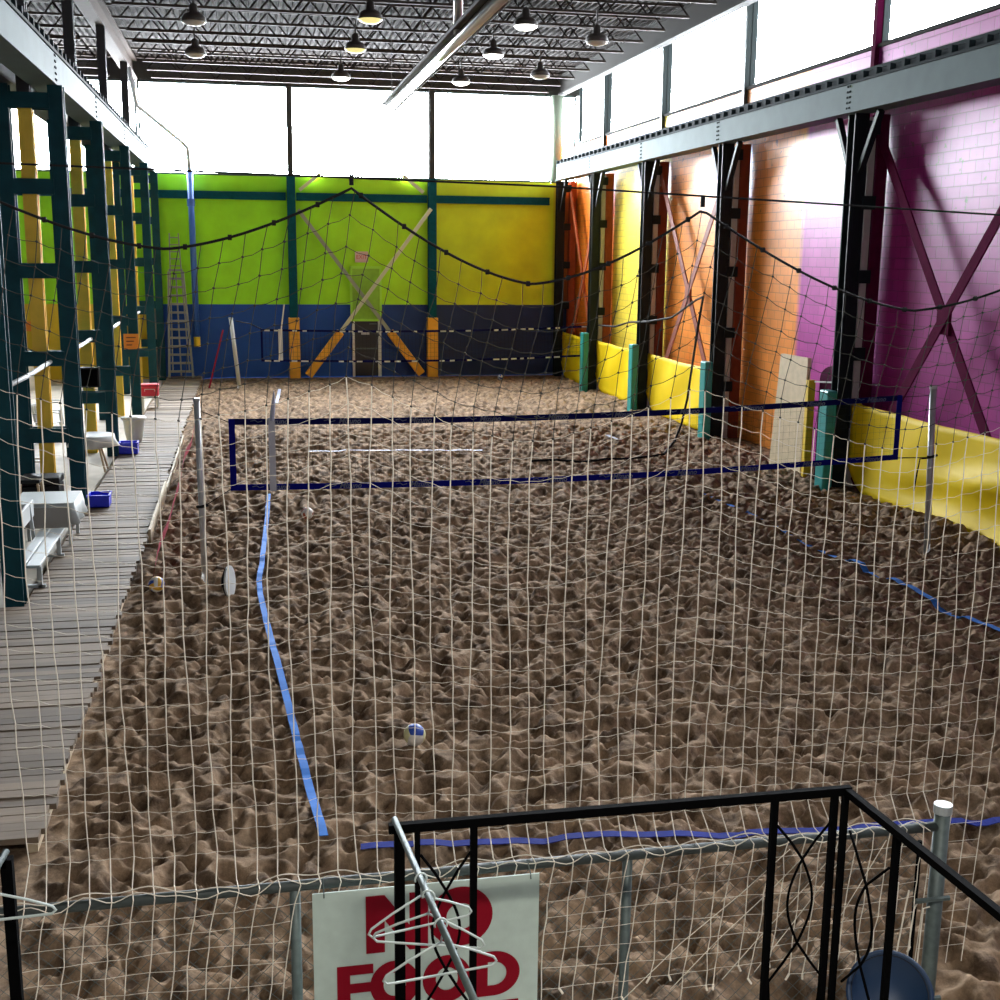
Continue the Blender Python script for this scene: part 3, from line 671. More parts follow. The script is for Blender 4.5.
# ------------------------------------------------------------------ court lines lying on the sand
def court_line(pts, w, mt, lab, sink=None, lift=.012, n=10):
    Q = []
    for a, b in zip(pts[:-1], pts[1:]):
        for k in range(n): u = k/n; Q.append((a[0]+(b[0]-a[0])*u, a[1]+(b[1]-a[1])*u))
    Q.append(pts[-1]); P = []
    zs = [hmax(x, y, .06) for x, y in Q]
    zm = [max(zs[max(0, i-2):i+3]) for i in range(len(zs))]; zm = [sum(zm[max(0, i-3):i+4])/len(zm[max(0, i-3):i+4]) for i in range(len(zm))]
    for i, (x, y) in enumerate(Q):
        z = zm[i]*.75+zs[i]*.25+lift
        if sink: z -= sink(i/(len(Q)-1))
        d = Vector(Q[min(i+1, len(Q)-1)])-Vector(Q[max(i-1, 0)]); nrm = Vector((-d.y, d.x)).normalized()*w/2
        P.append([(x-nrm.x, y-nrm.y, z), (x+nrm.x, y+nrm.y, z+.004)])
    return tag(MB().grid(P).build('court_line', M[mt], solid=.006), lab, 'court line', 'webbing court lines')
court_line([(.47, 9.05), (.40, 10.2), (.30, 11.8), (.18, 13.8), (.06, 16.2), (.05, 17.0), (.1, 17.9), (.16, 19.5), (.24, 21.5), (.30, 23.2)], .075, 'line_blue', 'light blue court line bowed along the left of the near court', n=14)
court_line([(.74, 8.78), (2.0, 8.66), (3.4, 8.50), (4.8, 8.40), (6.3, 8.28), (7.5, 8.28)], .085, 'line_dark', 'dark blue court line across the near end behind the black railing', n=16)
court_line([(9.0, 10.5), (9.06, 13.2), (9.05, 15), (9.0, 17), (8.95, 19.5), (8.85, 22.8)], .10, 'line_blue', 'blue court line half buried along the right of the near court',
           lambda u: .075 if (.26 < u < .34 or .47 < u < .53 or .585 < u) else 0, n=14)
court_line([(9.05, 29.0), (9.0, 29.9)], .12, 'line_pale', 'pale scrap of court line showing far out on the right', n=6)
court_line([(1.3, 28.6), (3, 28.5), (5.4, 28.2)], .06, 'line_pale', 'faded pale court line across the sand beyond the near net', lambda u: .02, n=12)
court_line([(.8, 38), (.9, 40), (1.0, 42)], .10, 'line_pale', 'pale court line running to the far net', n=8)

# ------------------------------------------------------------------ balls and bits on the sand
def ball(x, y, spin, cols, lab, r=.106, solid=False):
    z = hmax(x, y, .12)+r*.90
    t = thing('volleyball', lab, 'ball', (x, y, z-r), 'volleyballs on the sand')
    # panels: a sphere split into three interlocking groups of bands
    bins = {c: MB() for c in cols}; n = 24; Mr = Matrix.Rotation(spin[0], 3, 'X') @ Matrix.Rotation(spin[1], 3, 'Y')
    for face in range(6):
        ax = face//2; sg = 1 if face % 2 else -1
        for strip_i in range(3):
            u0, u1 = -1+2*strip_i/3, -1+2*(strip_i+1)/3; P = []
            for i in range(5):
                row = []
                for j in range(13):
                    u = u0+(u1-u0)*i/4; v = -1+2*j/12
                    q = [0, 0, 0]; q[ax] = sg; q[(ax+1) % 3] = math.tan(u*PI/4); q[(ax+2) % 3] = math.tan(v*PI/4)
                    d = Vector(q).normalized()*r*(1.0-(.012 if i in (0, 4) else 0)); d = Mr @ d; row.append((x+d.x, y+d.y, z+d.z))
                P.append(row if sg > 0 else row[::-1])
            bins[cols[face//2] if solid else cols[(face//2+strip_i) % len(cols)]].grid(P)
    for c, mb in bins.items(): mb.build('panel', M[c], t, smooth=True)
ball(1.44, 10.85, (.45, .15), ['ball_cream', 'ball_white', 'ball_blue'], 'blue and white volleyball in the middle of the near court', solid=True)
ball(-1.31, 16.5, (.9, .5), ['ball_yellow', 'ball_blue', 'ball_white'], 'yellow, blue and white volleyball beside the boardwalk')
ball(.93, 21.2, (.2, 1.0), ['ball_white', 'ball_brown', 'ball_white'], 'white and brick red volleyball beyond the near net')
ball(9.2, 44.6, (.2, .4), ['ball_white', 'ball_white', 'ball_blue'], 'pale volleyball lying far away near the right back corner')
# white disc propped on edge
z0 = hmax(-.34, 16.3, .1)
t = thing('line_anchor_disc', 'white disc propped on edge in the sand left of the blue line', 'disc', (-.34, 16.3, z0-.05))
Mx = Matrix.Rotation(math.radians(22), 3, 'X') @ Matrix.Rotation(math.radians(76), 3, 'Z') @ Matrix.Rotation(math.radians(80), 3, 'X')
MB().lathe([(.16,-.01),(.22,-.01),(.22,.012),(.05,.02)], (-.34, 16.3, z0+.15), 24, Mx).build('face', M['white'], t, smooth=False)
MB().lathe([(.10,-.09),(.21,-.03),(.215,-.0105)], (-.34, 16.3, z0+.15), 24, Mx).build('back', M['black'], t, smooth=True)

# ------------------------------------------------------------------ things along the left side
t = thing('team_bench', 'white aluminium bench with a back plank beside the near left column', 'bench', (-3.0, 17.9, .1))
MB().box(-3.16, -3.02, 16.7, 19.0, .43, .47).build('seat_plank', M['alu'], t, bevel=.008); MB().box(-3.0, -2.82, 16.7, 19.0, .43, .47).build('seat_plank', M['alu'], t, bevel=.008)
MB().bar((-3.26, 16.7, .80), (-3.26, 19.0, .80), .04, .25).build('back_plank', M['white'], t, bevel=.008)
for y in (16.95, 18.7):
    m = MB(); m.box(-3.16, -3.1, y-.03, y+.03, .1, .43); m.box(-2.9, -2.84, y-.03, y+.03, .1, .43); m.box(-3.22, -2.8, y-.03, y+.03, .10, .14); m.bar((-3.19, y, .12), (-3.26, y, .9), .05, .05); m.build('leg', M['alu'], t)
t = thing('draped_table', 'table under a pale cover with flared corners behind the bench', 'table', (-3.15, 19.9, .1))
m = MB(); a = (-3.62, -2.72, 19.35, 20.35); m.box(*a, .76, .785); m.build('tabletop', M['cloth'], t)
def drape(mb, x0, x1, y0, y1, zt, zb, fl, n=10):
    per = []
    for i in range(n): per.append((x0+(x1-x0)*i/n, y0, 0, -1))
    for i in range(n): per.append((x1, y0+(y1-y0)*i/n, 1, 0))
    for i in range(n): per.append((x1-(x1-x0)*i/n, y1, 0, 1))
    for i in range(n): per.append((x0, y1-(y1-y0)*i/n, -1, 0))
    per.append(per[0]); P = []
    for k, (x, y, ux, uy) in enumerate(per):
        c = Vector((x-(x0+x1)/2, y-(y0+y1)/2)); w = 1+.5*math.cos(k*1.7); P.append([(x, y, zt), (x+c.x*fl*.5, y+c.y*fl*.5, (zt+zb)/2), (x+c.x*fl*w, y+c.y*fl*w, zb)])
    return mb.grid(P)
drape(MB(), *a, .785, .46, .14).build('cover', M['cloth'], t, smooth=True, solid=.006)
MB().box(-3.55, -2.8, 19.24, 19.26, .42, .74).build('front_panel', M['greyskirt'], t)
for x in (-3.55, -2.8):
    for y in (19.45, 20.25): MB().box(x-.025, x+.025, y-.025, y+.025, .112 if x > -2.95 else 0, .76).build('leg', M['alu'], t)
def bin_box(x, y, w, d, h, mt, lab, z=.112):
    t = thing('storage_bin', lab, 'bin', (x, y, z), 'blue storage bins on the boardwalk')
    m = MB(); th = .012
    vs = []
    m.box(x-w/2, x+w/2, y-d/2, y+d/2, z, z+th); m.box(x-w/2, x-w/2+th, y-d/2, y+d/2, z, z+h); m.box(x+w/2-th, x+w/2, y-d/2, y+d/2, z, z+h); m.box(x-w/2, x+w/2, y-d/2, y-d/2+th, z, z+h); m.box(x-w/2, x+w/2, y+d/2-th, y+d/2, z, z+h)
    m.build('body', M[mt], t)
    r = MB(); r.box(x-w/2-.02, x+w/2+.02, y-d/2-.02, y-d/2, z+h-.03, z+h); r.box(x-w/2-.02, x+w/2+.02, y+d/2, y+d/2+.02, z+h-.03, z+h); r.box(x-w/2-.02, x-w/2, y-d/2, y+d/2, z+h-.03, z+h); r.box(x+w/2, x+w/2+.02, y-d/2, y+d/2, z+h-.03, z+h); r.build('rim', M[mt], t)
bin_box(-2.70, 22.45, .36, .40, .22, 'blue_bin', 'blue storage bin at the foot of the column behind the draped table')
bin_box(-2.72, 28.42, .40, .34, .26, 'blue_bin', 'blue storage bin beside the round white table')
def round_table(x, y, r, z, lab, name='round_table'):
    t = thing(name, lab, 'table', (x, y, 0))
    MB().lathe([(r*.97, z-.03), (r, z-.015), (r, z)], (x, y, 0), 28).build('tabletop', M['white'], t)
    P = []
    for k in range(49):
        a = 2*PI*k/48; w = 1+.10*math.cos(4*a)+.04*math.cos(9*a); P.append([(x+r*1.005*math.cos(a), y+r*1.005*math.sin(a), z), (x+r*1.03*math.cos(a), y+r*1.03*math.sin(a), z-.1), (x+r*1.08*w*math.cos(a), y+r*1.08*w*math.sin(a), z-.24)])
    MB().grid(P).build('cover', M['white'], t, smooth=True, solid=.005)
    for k in range(4):
        a = PI/4+k*PI/2; MB().tube([(x+r*.3*math.cos(a), y+r*.3*math.sin(a), z-.03), (x+r*.8*math.cos(a), y+r*.8*math.sin(a), .1 if x+r*.8*math.cos(a) > -2.95 else 0)], .022, 8).build('leg', M['stool_wood'], t)
round_table(-3.3, 26.8, .45, .78, 'round white draped table in front of the column with the black box')
t = thing('plastic_tub', 'white plastic tub on the boardwalk past the black box column', 'tub', (-2.75, 30.2, .1))
MB().lathe([(.17,.112),(.22,.3),(.25,.62),(.28,.64),(.28,.66)], (-2.75, 30.2, 0), 24).build('body', M['white'], t, smooth=True)
MB().lathe([(.29,.66),(.3,.68),(.28,.71),(.05,.73)], (-2.75, 30.2, 0), 24).build('lid', M['white'], t, smooth=True)
t = thing('plastic_stool', 'white plastic stool carrying the red cooler', 'stool', (-2.85, 37.0, .1))
MB().box(-3.12, -2.62, 36.8, 37.2, .42, .45).build('seat', M['white'], t, bevel=.008)
for x in (-3.08, -2.66):
    for y in (36.84, 37.16): MB().bar((x*1.0, y, .112 if x > -2.95 else 0), (x, y, .42), .05, .05).build('leg', M['white'], t)
t = thing('cooler', 'red cooler standing on the white stool', 'cooler', (-2.85, 37.0, .45))
MB().box(-3.1, -2.62, 36.82, 37.18, .45, .72).build('body', M['red'], t, bevel=.02); MB().box(-3.12, -2.60, 36.8, 37.2, .725, .80).build('lid', M['red'], t, bevel=.02)
MB().tube([(-3.0, 36.79, .6), (-3.0, 36.74, .66), (-2.72, 36.74, .66), (-2.72, 36.79, .6)], .012, 6).build('handle', M['white'], t)
t = thing('mounted_box', 'black box fixed between the posts of a left column', 'box', (-3.5, 28.5, 1.62))
MB().box(-3.86, -3.27, 28.3, 28.58, 1.62, 2.06).build('body', M['black'], t, bevel=.015); MB().box(-3.82, -3.31, 28.285, 28.3, 1.66, 2.02).build('front_panel', M['iron'], t)
t = thing('notice_sign', 'orange notice board fixed between the posts of a left column', 'board', (-3.13, 34.9, 1.96))
MB().box(-3.34, -2.94, 34.93, 34.96, 1.96, 2.38).build('panel', M['orange_sign'], t)
m = MB()
for k, z in enumerate((2.28, 2.18, 2.08)): m.box(-3.27, -3.02-.05*k, 34.923, 34.93, z-.014, z+.014)
m.build('markings', M['mark'], t)
t = thing('conduit_pipe', 'white pipe running between the left columns with a drop at the near end', 'pipe', (-3.42, 28, 2.68))
for y0, y1 in ((18.1, 22.6), (23.2, 28.5), (29.1, 34.9), (35.5, 41.3)): MB().tube([(-3.42, y0, 2.68), (-3.42, (y0+y1)/2, 2.655), (-3.42, y1, 2.68)], .04, 8).build('run', M['white'], t, smooth=True)
MB().tube([(-3.42, 18.1, 2.66), (-3.45, 18.15, 1.9), (-3.5, 18.25, .95)], .06, 8).build('drop', M['cloth'], t, smooth=True)
# bar stools and a pair of plastic chairs in the side bay
def bar_stool(x, y, lab, h=.78):
    t = thing('bar_stool', lab, 'stool', (x, y, 0), 'dark topped stools behind the left columns')
    MB().box(x-.2, x+.2, y-.2, y+.2, h, h+.06).build('seat', M['black'], t, bevel=.015)
    for sx in (-1, 1):
        for sy in (-1, 1): MB().bar((x+sx*.16, y+sy*.16, h), (x+sx*.24, y+sy*.24, 0), .035, .035).build('leg', M['stool_wood'], t)
    m = MB(); m.bar((x-.2, y-.2, .35), (x+.2, y-.2, .35), .025, .025); m.bar((x-.2, y+.2, .35), (x+.2, y+.2, .35), .025, .025); m.build('footrest', M['stool_wood'], t)
bar_stool(-3.68, 21.3, 'dark stool with tan legs between the draped table and the teal column'); bar_stool(-4.4, 26.2, 'dark stool with tan legs standing left of the round white table')
def plastic_chair(x, y, rz, lab):
    t = thing('plastic_chair', lab, 'chair', (x, y, 0), 'white plastic chairs behind the left columns')
    c, s = math.cos(rz), math.sin(rz); T = lambda u, v, z: (x+u*c-v*s, y+u*s+v*c, z)
    MB().bar(T(0, -.22, .43), T(0, .22, .43), .46, .03).build('seat', M['white'], t, bevel=.01)
    m = MB()
    for k in range(5): m.bar(T(-.2+.1*k, .22, .45), T(-.2+.1*k, .30, .85), .06, .02)
    m.bar(T(-.24, .30, .86), T(.24, .30, .86), .03, .07); m.build('backrest', M['white'], t)
    for a in (-.2, .2):
        for b in (-.2, .2): MB().bar(T(a, b, .42), T(a*1.15, b*1.2, 0), .045, .045).build('leg', M['white'], t)
        MB().bar(T(a*1.2, -.2, .64), T(a*1.2, .26, .66), .05, .03).build('armrest', M['white'], t)
plastic_chair(-4.9, 31.5, 1.2, 'white plastic chair behind the black box column, nearest the tub'); plastic_chair(-5.2, 34.2, 1.6, 'white plastic chair farther back behind the left columns'); plastic_chair(-4.75, 28.2, 2.6, 'white plastic chair behind the round white table')
t = thing('side_counter', 'long pale counter along the far left bay', 'counter', (-7.6, 40, 0))
MB().box(-8.1, -7.0, 34, 44, .9, .97).build('worktop', M['white'], t); MB().box(-8.0, -7.1, 34.1, 43.9, 0, .9).build('carcass', M['wallpaint'], t)

t = thing('equipment_case', 'black equipment case on the floor behind the draped table', 'case', (-3.62, 22.2, 0))
MB().box(-3.95, -3.3, 21.95, 22.5, 0, .58).build('body', M['black'], t, bevel=.02); MB().box(-3.96, -3.29, 21.94, 22.51, .6, .72).build('lid', M['black'], t, bevel=.02)
# ladder at the end wall
t = thing('extension_ladder', 'tall aluminium ladder leaning on the end wall at the boardwalk end', 'ladder', (-2.4, 45.6, .1))
def lad(z): u = z/5.3; return (-2.83+.13*u, -1.98-.34*u, 45.5+.72*u)
for k in (0, 1):
    m = MB()
    pts = [lad(z) for z in (.12, 3.9)]; m.bar((pts[0][k], pts[0][2], .12), (pts[1][k], pts[1][2], 3.9), .075, .09, up=(0,1,0)); m.build('rail', M['ladder'], t)
    m = MB(); a, b = lad(.3), lad(5.25); s = .12*(1 if k == 0 else -1); m.bar((a[k]+s, a[2]+.06, .3), (b[k]+s*.3, b[2]+.06, 5.25), .04, .07, up=(0,1,0)); m.build('fly_rail', M['brace_grey'] if 0 else M['ladder'], t)
for i in range(13):
    z = .35+.3*i; a = lad(z); MB().bar((a[0], a[2], z), (a[1], a[2], z), .05, .075).build('rung', M['ladder'], t)
m = MB(); a, b = lad(.2), lad(3.8); m.bar(((a[0]+a[1])/2, a[2]+.05, .2), ((b[0]+b[1])/2, b[2]+.05, 3.8), .05, .04, up=(0,1,0)); m.build('spine', M['ladder'], t)
for i in range(5):
    z = 4.1+.25*i; a = lad(z); MB().bar((a[0]+.06, a[2]+.06, z), (a[1]-.06, a[2]+.06, z), .035, .04).build('fly_rung', M['brace_grey'], t)
# downpipe
t = thing('downpipe', 'blue downpipe on the end wall with a white bend above', 'pipe', (-1.85, 46.3, 1.2))
MB().tube([(-1.83, 46.14, 1.55), (-1.86, 46.14, 7.4)], .11, 14).build('lower_pipe', M['pipe_blue'], t, smooth=True)
MB().tube([(-1.86, 46.14, 7.4), (-1.9, 46.12, 8.2), (-2.1, 46.0, 8.42), (-3.35, 43.0, 9.3), (-3.5, 42.6, 10.4)], .075, 12).build('upper_pipe', M['white'], t, smooth=True)
MB().tube([(-1.83, 46.14, 1.2), (-1.83, 46.14, 1.56)], .12, 14).build('end_cap', M['yellow_edge'], t)
MB().tube([(-1.86, 46.14, 6.2), (-1.86, 46.14, 6.45)], .14, 14).build('collar', M['pipe_blue'], t)

# plywood sheet and plum cabinet by the first right column
t = thing('plywood_sheet', 'tall raw plywood sheet leaning on the orange wall edge', 'board', (11.7, 25.0, 0))
m = MB(); m.add([(11.60,25.7,-.05),(11.68,24.25,-.05),(11.74,24.3,2.5),(11.68,25.55,2.5),(11.68,25.7,-.05),(11.76,24.25,-.05),(11.82,24.3,2.5),(11.76,25.55,2.5)], [(0,1,2,3),(7,6,5,4),(0,4,5,1),(1,5,6,2),(2,6,7,3),(3,7,4,0)]); m.build('sheet', M['ply'], t)
m = MB(); m.box(11.68, 11.84, 24.08, 24.2, -.1, 2.05); m.build('edge_batten', M['yellow_edge'], t)
t = thing('locker_cabinet', 'dark plum round topped cabinet between the plywood and the column', 'cabinet', (12.14, 23.5, 0))
poly = [(11.88, -.05), (12.40, -.05), (12.40, 2.1)]+[(12.14+.26*math.cos(a), 2.1+.26*math.sin(a)) for a in [PI*k/10 for k in range(1, 10)]]+[(11.88, 2.1)]
MB().prism(poly, lambda u, v, d: (u, 23.08+d, v), .9).build('body', M['purple_box'], t)
MB().bar((11.78, 24.0, 2.03), (11.86, 23.1, 2.1), .03, .03).build('bracket', M['white'], t)

# ------------------------------------------------------------------ barrier net in front of the viewer
ANCH = [(-1.05, 4.84), (.43, 4.86), (1.94, 4.80), (4.0, 4.74)]; SAG = [.24, .35, .40]
def ztop(x):
    for (a, za), (b, zb), s in zip(ANCH[:-1], ANCH[1:], SAG):
        if a <= x <= b:
            u = (x-a)/(b-a); return za+(zb-za)*u - s*(1-abs(2*u-1)**2.0)*(1-.25*abs(2*u-1))
    return 4.8
bn = thing('barrier_net', 'cream square mesh safety net hanging in front of the court and over the fence', 'net', (1.2, 5.1, 1.0))
cell = .088; NX = int((3.75+1.0)/cell); YN = 5.12; ZRAIL = 1.905
rowz = [k*.098 for k in range(29)]
ph = [[random.uniform(0, 2*PI) for _ in range(4)] for _ in range(60)]
NR = 27
def npos(i, j):
    x0 = -1.0+i*cell; f = j/NR
    z = 4.62-f*(4.62-ZRAIL)
    q = max(0, min(1, (4.75-z)/.9)); x = x0+.13*(1-q*q*(3-2*q))
    zt = ztop(x); z = zt-f*(zt-ZRAIL)
    if 0 < j < NR:
        z += .010*math.sin(2.1*x0+ph[j][0])+.006*math.sin(6*x0+ph[j][1])+random.uniform(-.007, .007)
        x += .009*math.sin(3.3*z+ph[i % 60][2])+random.uniform(-.004, .004)
    y = YN+.015*math.sin(1.7*x0+2*z)-(.10 if j == NR else 0)
    return Vector((x, y, z))
Gd = [[npos(i, j) for j in range(NR+1)] for i in range(NX)]
m = MB(); RC = .0025; JS = 7
for i in range(NX):
    pts = list(Gd[i][JS:])
    if pts[-1].x > 3.24:                       # past the end post the net hangs free
        e = pts[-1]; pts = pts[:-1]+[Vector((e.x-.012*k, YN-.01*k, e.z-.09*k)) for k in range(10)]
    m.tube(pts, RC, 4)
def rowcord(m, j, r):
    pts = []
    row = [Gd[i][j] for i in range(NX)]
    for a, b in zip(row[:-1], row[1:]): pts += [a, (a+b)/2+Vector((0, 0, -.007))]
    pts.append(row[-1]); m.tube(pts, r, 4)
for j in range(JS, NR): rowcord(m, j, RC*.42)
for k in range(1, 9):
    m.tube([Vector((Gd[i][-1].x-.012*k, YN-.01*k, Gd[i][-1].z-.09*k)) for i in range(NX) if Gd[i][-1].x > 3.24], RC*.42, 4)
m.build('mesh', M['cord'], bn)
m = MB()
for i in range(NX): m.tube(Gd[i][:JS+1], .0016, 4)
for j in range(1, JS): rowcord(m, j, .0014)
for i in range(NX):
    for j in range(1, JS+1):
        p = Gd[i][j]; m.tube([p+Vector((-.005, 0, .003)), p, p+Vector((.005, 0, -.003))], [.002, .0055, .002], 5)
o = m.build('upper_mesh', M['twine'], bn); o['label'] = 'knotted upper part of the net, its backlit shade put into the colour'
# the part folded over the fence rail, hanging on the viewer's side
m = MB(); low = []
for i in range(NX):
    x0 = Gd[i][-1].x
    if x0 > 3.22: continue
    short = .20 < x0 < 1.27
    n = 1 if short else 8+int(random.uniform(-2, 1.5))
    gather = .0 if x0 < 1.8 else .02
    pts = [Vector((x0, 5.03, 1.905)), Vector((x0+.01, 4.955, 1.89))]; xx = x0
    for k in range(n):
        xx += random.uniform(-.012, .006)-.006; pts.append(Vector((xx, 4.94-.006*k+random.uniform(-.008, .008), 1.89-.085*(k+1)+.012*math.sin(3*x0+k))))
    m.tube(pts, RC, 4); low.append(pts)
    e = pts[-1]
    if not short: m.tube([e, e+Vector((random.uniform(-.02, .02), 0, -.03))], RC*2.2, 5)
for k in range(2, 10):
    run = []
    for pts in low:
        if k < len(pts): run.append(pts[k])
        else:
            if len(run) > 1: m.tube(run, RC*.5, 4)
            run = []
    if len(run) > 1: m.tube(run, RC*.5, 4)
# ragged bunch tied along the rail and a gathered hank towards the right post
wob = [Vector((x, 4.975+.02*math.sin(9*x), 1.915+.012*math.sin(23*x)+.01*math.sin(7*x))) for x in np.arange(-1.15, 3.2, .03)]
m.tube(wob, RC*1.1, 4); m.tube([p+Vector((.01, -.02, -.02+.014*math.sin(31*p.x))) for p in wob], RC, 4)
for k in range(5):
    a = Vector((2.9-.11*k+random.uniform(-.04, .04), 4.93, 1.86)); m.tube([a, a+Vector((-.12-.03*k, -.01, -.2)), a+Vector((-.25-.07*k, -.015, -.42)), a+Vector((-.36-.11*k, -.01, -.60-.02*k))], RC*.9, 4)
for k in range(4):
    m.tube([Vector((3.05+.06*k, 4.98, 1.60-.05*k)), Vector((3.04+.05*k, 4.97, 1.45)), Vector((3.0+.06*k, 4.97, 1.25-.06*k))], RC*1.6, 5)
m.build('folded_edge', M['cord'], bn)
xsr = np.arange(-1.04, 3.98, .03); m = MB().tube([(x, YN, ztop(x)) for x in xsr], .0056, 6)
for x, z in ANCH[1:3]: MB().tube([(x, YN, z+.012), (x, YN, z+.055)], .010, 6).build('hook', M['rope'], bn)
for i in range(NX):
    x = -1.0+i*cell; 
    if i % 2 == 0: p = Vector((x+.06, YN, ztop(x+.06))); m.tube([p+Vector((-.008, 0, 0)), p+Vector((.008, 0, 0))], .011, 6)
m.build('top_rope', M['rope'], bn)
tag(MB().tube([(-4.4, YN, 4.99), (.22, YN, 4.905), (1.25, YN, 4.885), (2.4, YN, 4.84), (8.5, YN, 4.60)], .0045, 5).build('support_cable', M['rope']), 'thin dark cable the safety net hangs from', 'cable')

# ------------------------------------------------------------------ chain link fence with the sign
fe = thing('chain_link_fence', 'chain link fence with a pipe top rail in front of the court', 'fence', (1.1, 5.0, 0))
MB().tube([(-3.6, 5.0, 1.86), (3.24, 5.0, 1.87)], .024, 12).build('top_rail', M['rail_pipe'], fe, smooth=True)
for x in (-1.9, .13, 1.66): MB().tube([(x, 5.0, -.02), (x, 5.0, 1.85)], .024, 12).build('line_post', M['galv'], fe, smooth=True)
ep = MB().tube([(3.27, 5.0, -.02), (3.27, 5.0, 1.94)], .038, 14).build('end_post', M['galv'], fe, smooth=True)
MB().tube([(3.27, 5.0, 1.94), (3.27, 5.0, 1.985)], .045, 14).build('post_cap', M['alu'], ep)
MB().tube([(3.16, 5.0, .02), (3.16, 5.0, 1.80)], .012, 8).build('tension_bar', M['iron'], fe)
for z in (.4, .95, 1.5): MB().tube([(3.14, 4.96, z), (3.32, 4.96, z)], .014, 6).build('clamp', M['galv'], fe)
m = MB(); st = .075; W0, W1, Z0, Z1 = -3.6, 3.16, .02, 1.85
for sg in (1, -1):
    c = W0-(Z1-Z0) if sg > 0 else W0
    while c < (W1 if sg > 0 else W1+(Z1-Z0)):
        pts = []
        for z in (Z0, Z1):
            pts.append((c+sg*(z-Z0), z))
        (xa, za), (xb, zb) = pts
        if xa < W0: za += (W0-xa)*sg; xa = W0
        if xa > W1: za += (xa-W1); xa = W1
        if xb < W0: zb -= (W0-xb); xb = W0
        if xb > W1: zb -= (xb-W1); xb = W1
        if zb > za+.01: m.tube([(xa, 5.0+.003*sg, za), (xb, 5.0+.003*sg, zb)], .0013, 3)
        c += st
m.build('wire_mesh', M['galv'], fe)
# sign
YS = 4.885
sg = thing('food_sign', 'pale board with dark red NO FOOD lettering hung on the fence', 'sign', (.72, YS, .95))
MB().box(.20, 1.21, YS, YS+.008, .95, 1.88).build('board', M['sign_white'], sg)
def letter_poly(mb, parts, x, z, w, h):
    for p in parts: mb.prism([(x+u*w, z+v*h) for u, v in p], lambda u, v, d: (u, YS-.004+d, v), .004)
def ring(mb, x, z, w, h, t, a0=0, a1=2*PI, n=36):
    P = []
    for k in range(n+1):
        a = a0+(a1-a0)*k/n; P.append([(x+w/2*math.cos(a), YS-.003, z+h/2*math.sin(a)), (x+(w/2-t)*math.cos(a), YS-.003, z+(h/2-t)*math.sin(a))])
    mb.grid(P)
def letN(m, x, z, w, h, t):
    letter_poly(m, [[(0,0),(t,0),(t,.56),(1-t,0),(1,0),(1,1),(1-t,1),(1-t,.44),(t,1),(0,1)]], x, z, w, h)
def letF(m, x, z, w, h, t):
    letter_poly(m, [[(0,0),(t,0),(t,.40),(.92,.40),(.92,.60),(t,.60),(t,.80),(1,.80),(1,1),(0,1)]], x, z, w, h)
def letD(m, x, z, w, h, t):
    out = [(0,0)]; inn = [(t, t*.85)]; cx = w*.42
    for k in range(25):
        a = -PI/2+PI*k/24; out.append((cx+(w-cx)*math.cos(a), h/2+h/2*math.sin(a))); inn.append((cx+(w-cx-t)*math.cos(a), h/2+(h/2-t*.85)*math.sin(a)))
    out += [(0,h), (0,0)]; inn += [(t, h-t*.85), (t, t*.85)]
    m.grid([[(x+p[0], YS-.003, z+p[1]), (x+q[0], YS-.003, z+q[1])] for p, q in zip(out, inn)])
zN, hN = 1.572, .274
zF, hF = 1.298, .222
for fn_, args in ((letN, (.430, zN, .275, hN, .30)), (ring, (.852, zN+hN/2, .29, hN*1.05, .080)), (letF, (.300, zF, .16, hF, .36)), (ring, (.555, zF+hF/2, .22, hF*1.05, .060)),
                  (ring, (.79, zF+hF/2, .22, hF*1.05, .060)), (letD, (.915, zF, .21, hF, .062))):
    m = MB(); fn_(m, *args); m.build('letter', M['sign_red'], sg)
MB().prism([(.30, 1.252), (1.12, 1.252), (1.12, 1.268), (.30, 1.268)], lambda u, v, d: (u, YS-.004+d, v), .004).build('underline', M['sign_red'], sg)
m = MB()
for x in (.25, 1.17): m.tube([(x, YS-.006, 1.86), (x, YS+.004, 1.885), (x, 4.955, 1.912)], .003, 5)
m.build('tie_wire', M['galv'], sg)

# ------------------------------------------------------------------ landing with iron railing, coat rod, hangers, bucket
structure(MB().box(-2.6, 3.3, 2.3, 4.42, 1.08, 1.2).build('floor_landing', M['concrete']), 'landing slab under the iron railing')
structure(MB().box(-2.6, 3.3, 2.3, 2.5, 0, 1.08).build('wall_landing', M['concrete']))
structure(MB().box(-2.6, 3.3, 4.2, 4.4, 0, 1.08).build('wall_landing_front', M['concrete']))
ir = thing('iron_railing', 'black wrought iron railing with looped scrollwork around the landing', 'railing', (1.4, 4.3, 1.2))
w = .034
def ibar(name, a, b, ww=w, up=(0,0,1)): return MB().bar(a, b, ww, ww, up).build(name, M['iron'], ir)
MB().bar((.47, 4.3, 2.45), (2.38, 4.3, 2.45), .03, .036).build('front_rail', M['iron'], ir)
MB().bar((2.36, 4.28, 2.45), (2.45, 2.6, 2.45), .03, .03).build('side_rail', M['iron'], ir)
for x, y, ww in ((.51, 4.3, .038), (.58, 4.3, .020), (.80, 4.3, .026), (2.048, 4.3, .026), (2.312, 4.3, .026), (2.36, 4.3, .024), (2.385, 3.93, .025), (.60, 2.86, .036), (2.43, 3.0, .036)):
    MB().box(x-ww/2, x+ww/2, y-ww/2, y+ww/2, 1.2, 2.44).build('baluster', M['iron'], ir)
ibar('bottom_rail', (.51, 4.3, 1.27), (2.375, 4.3, 1.27), .03)
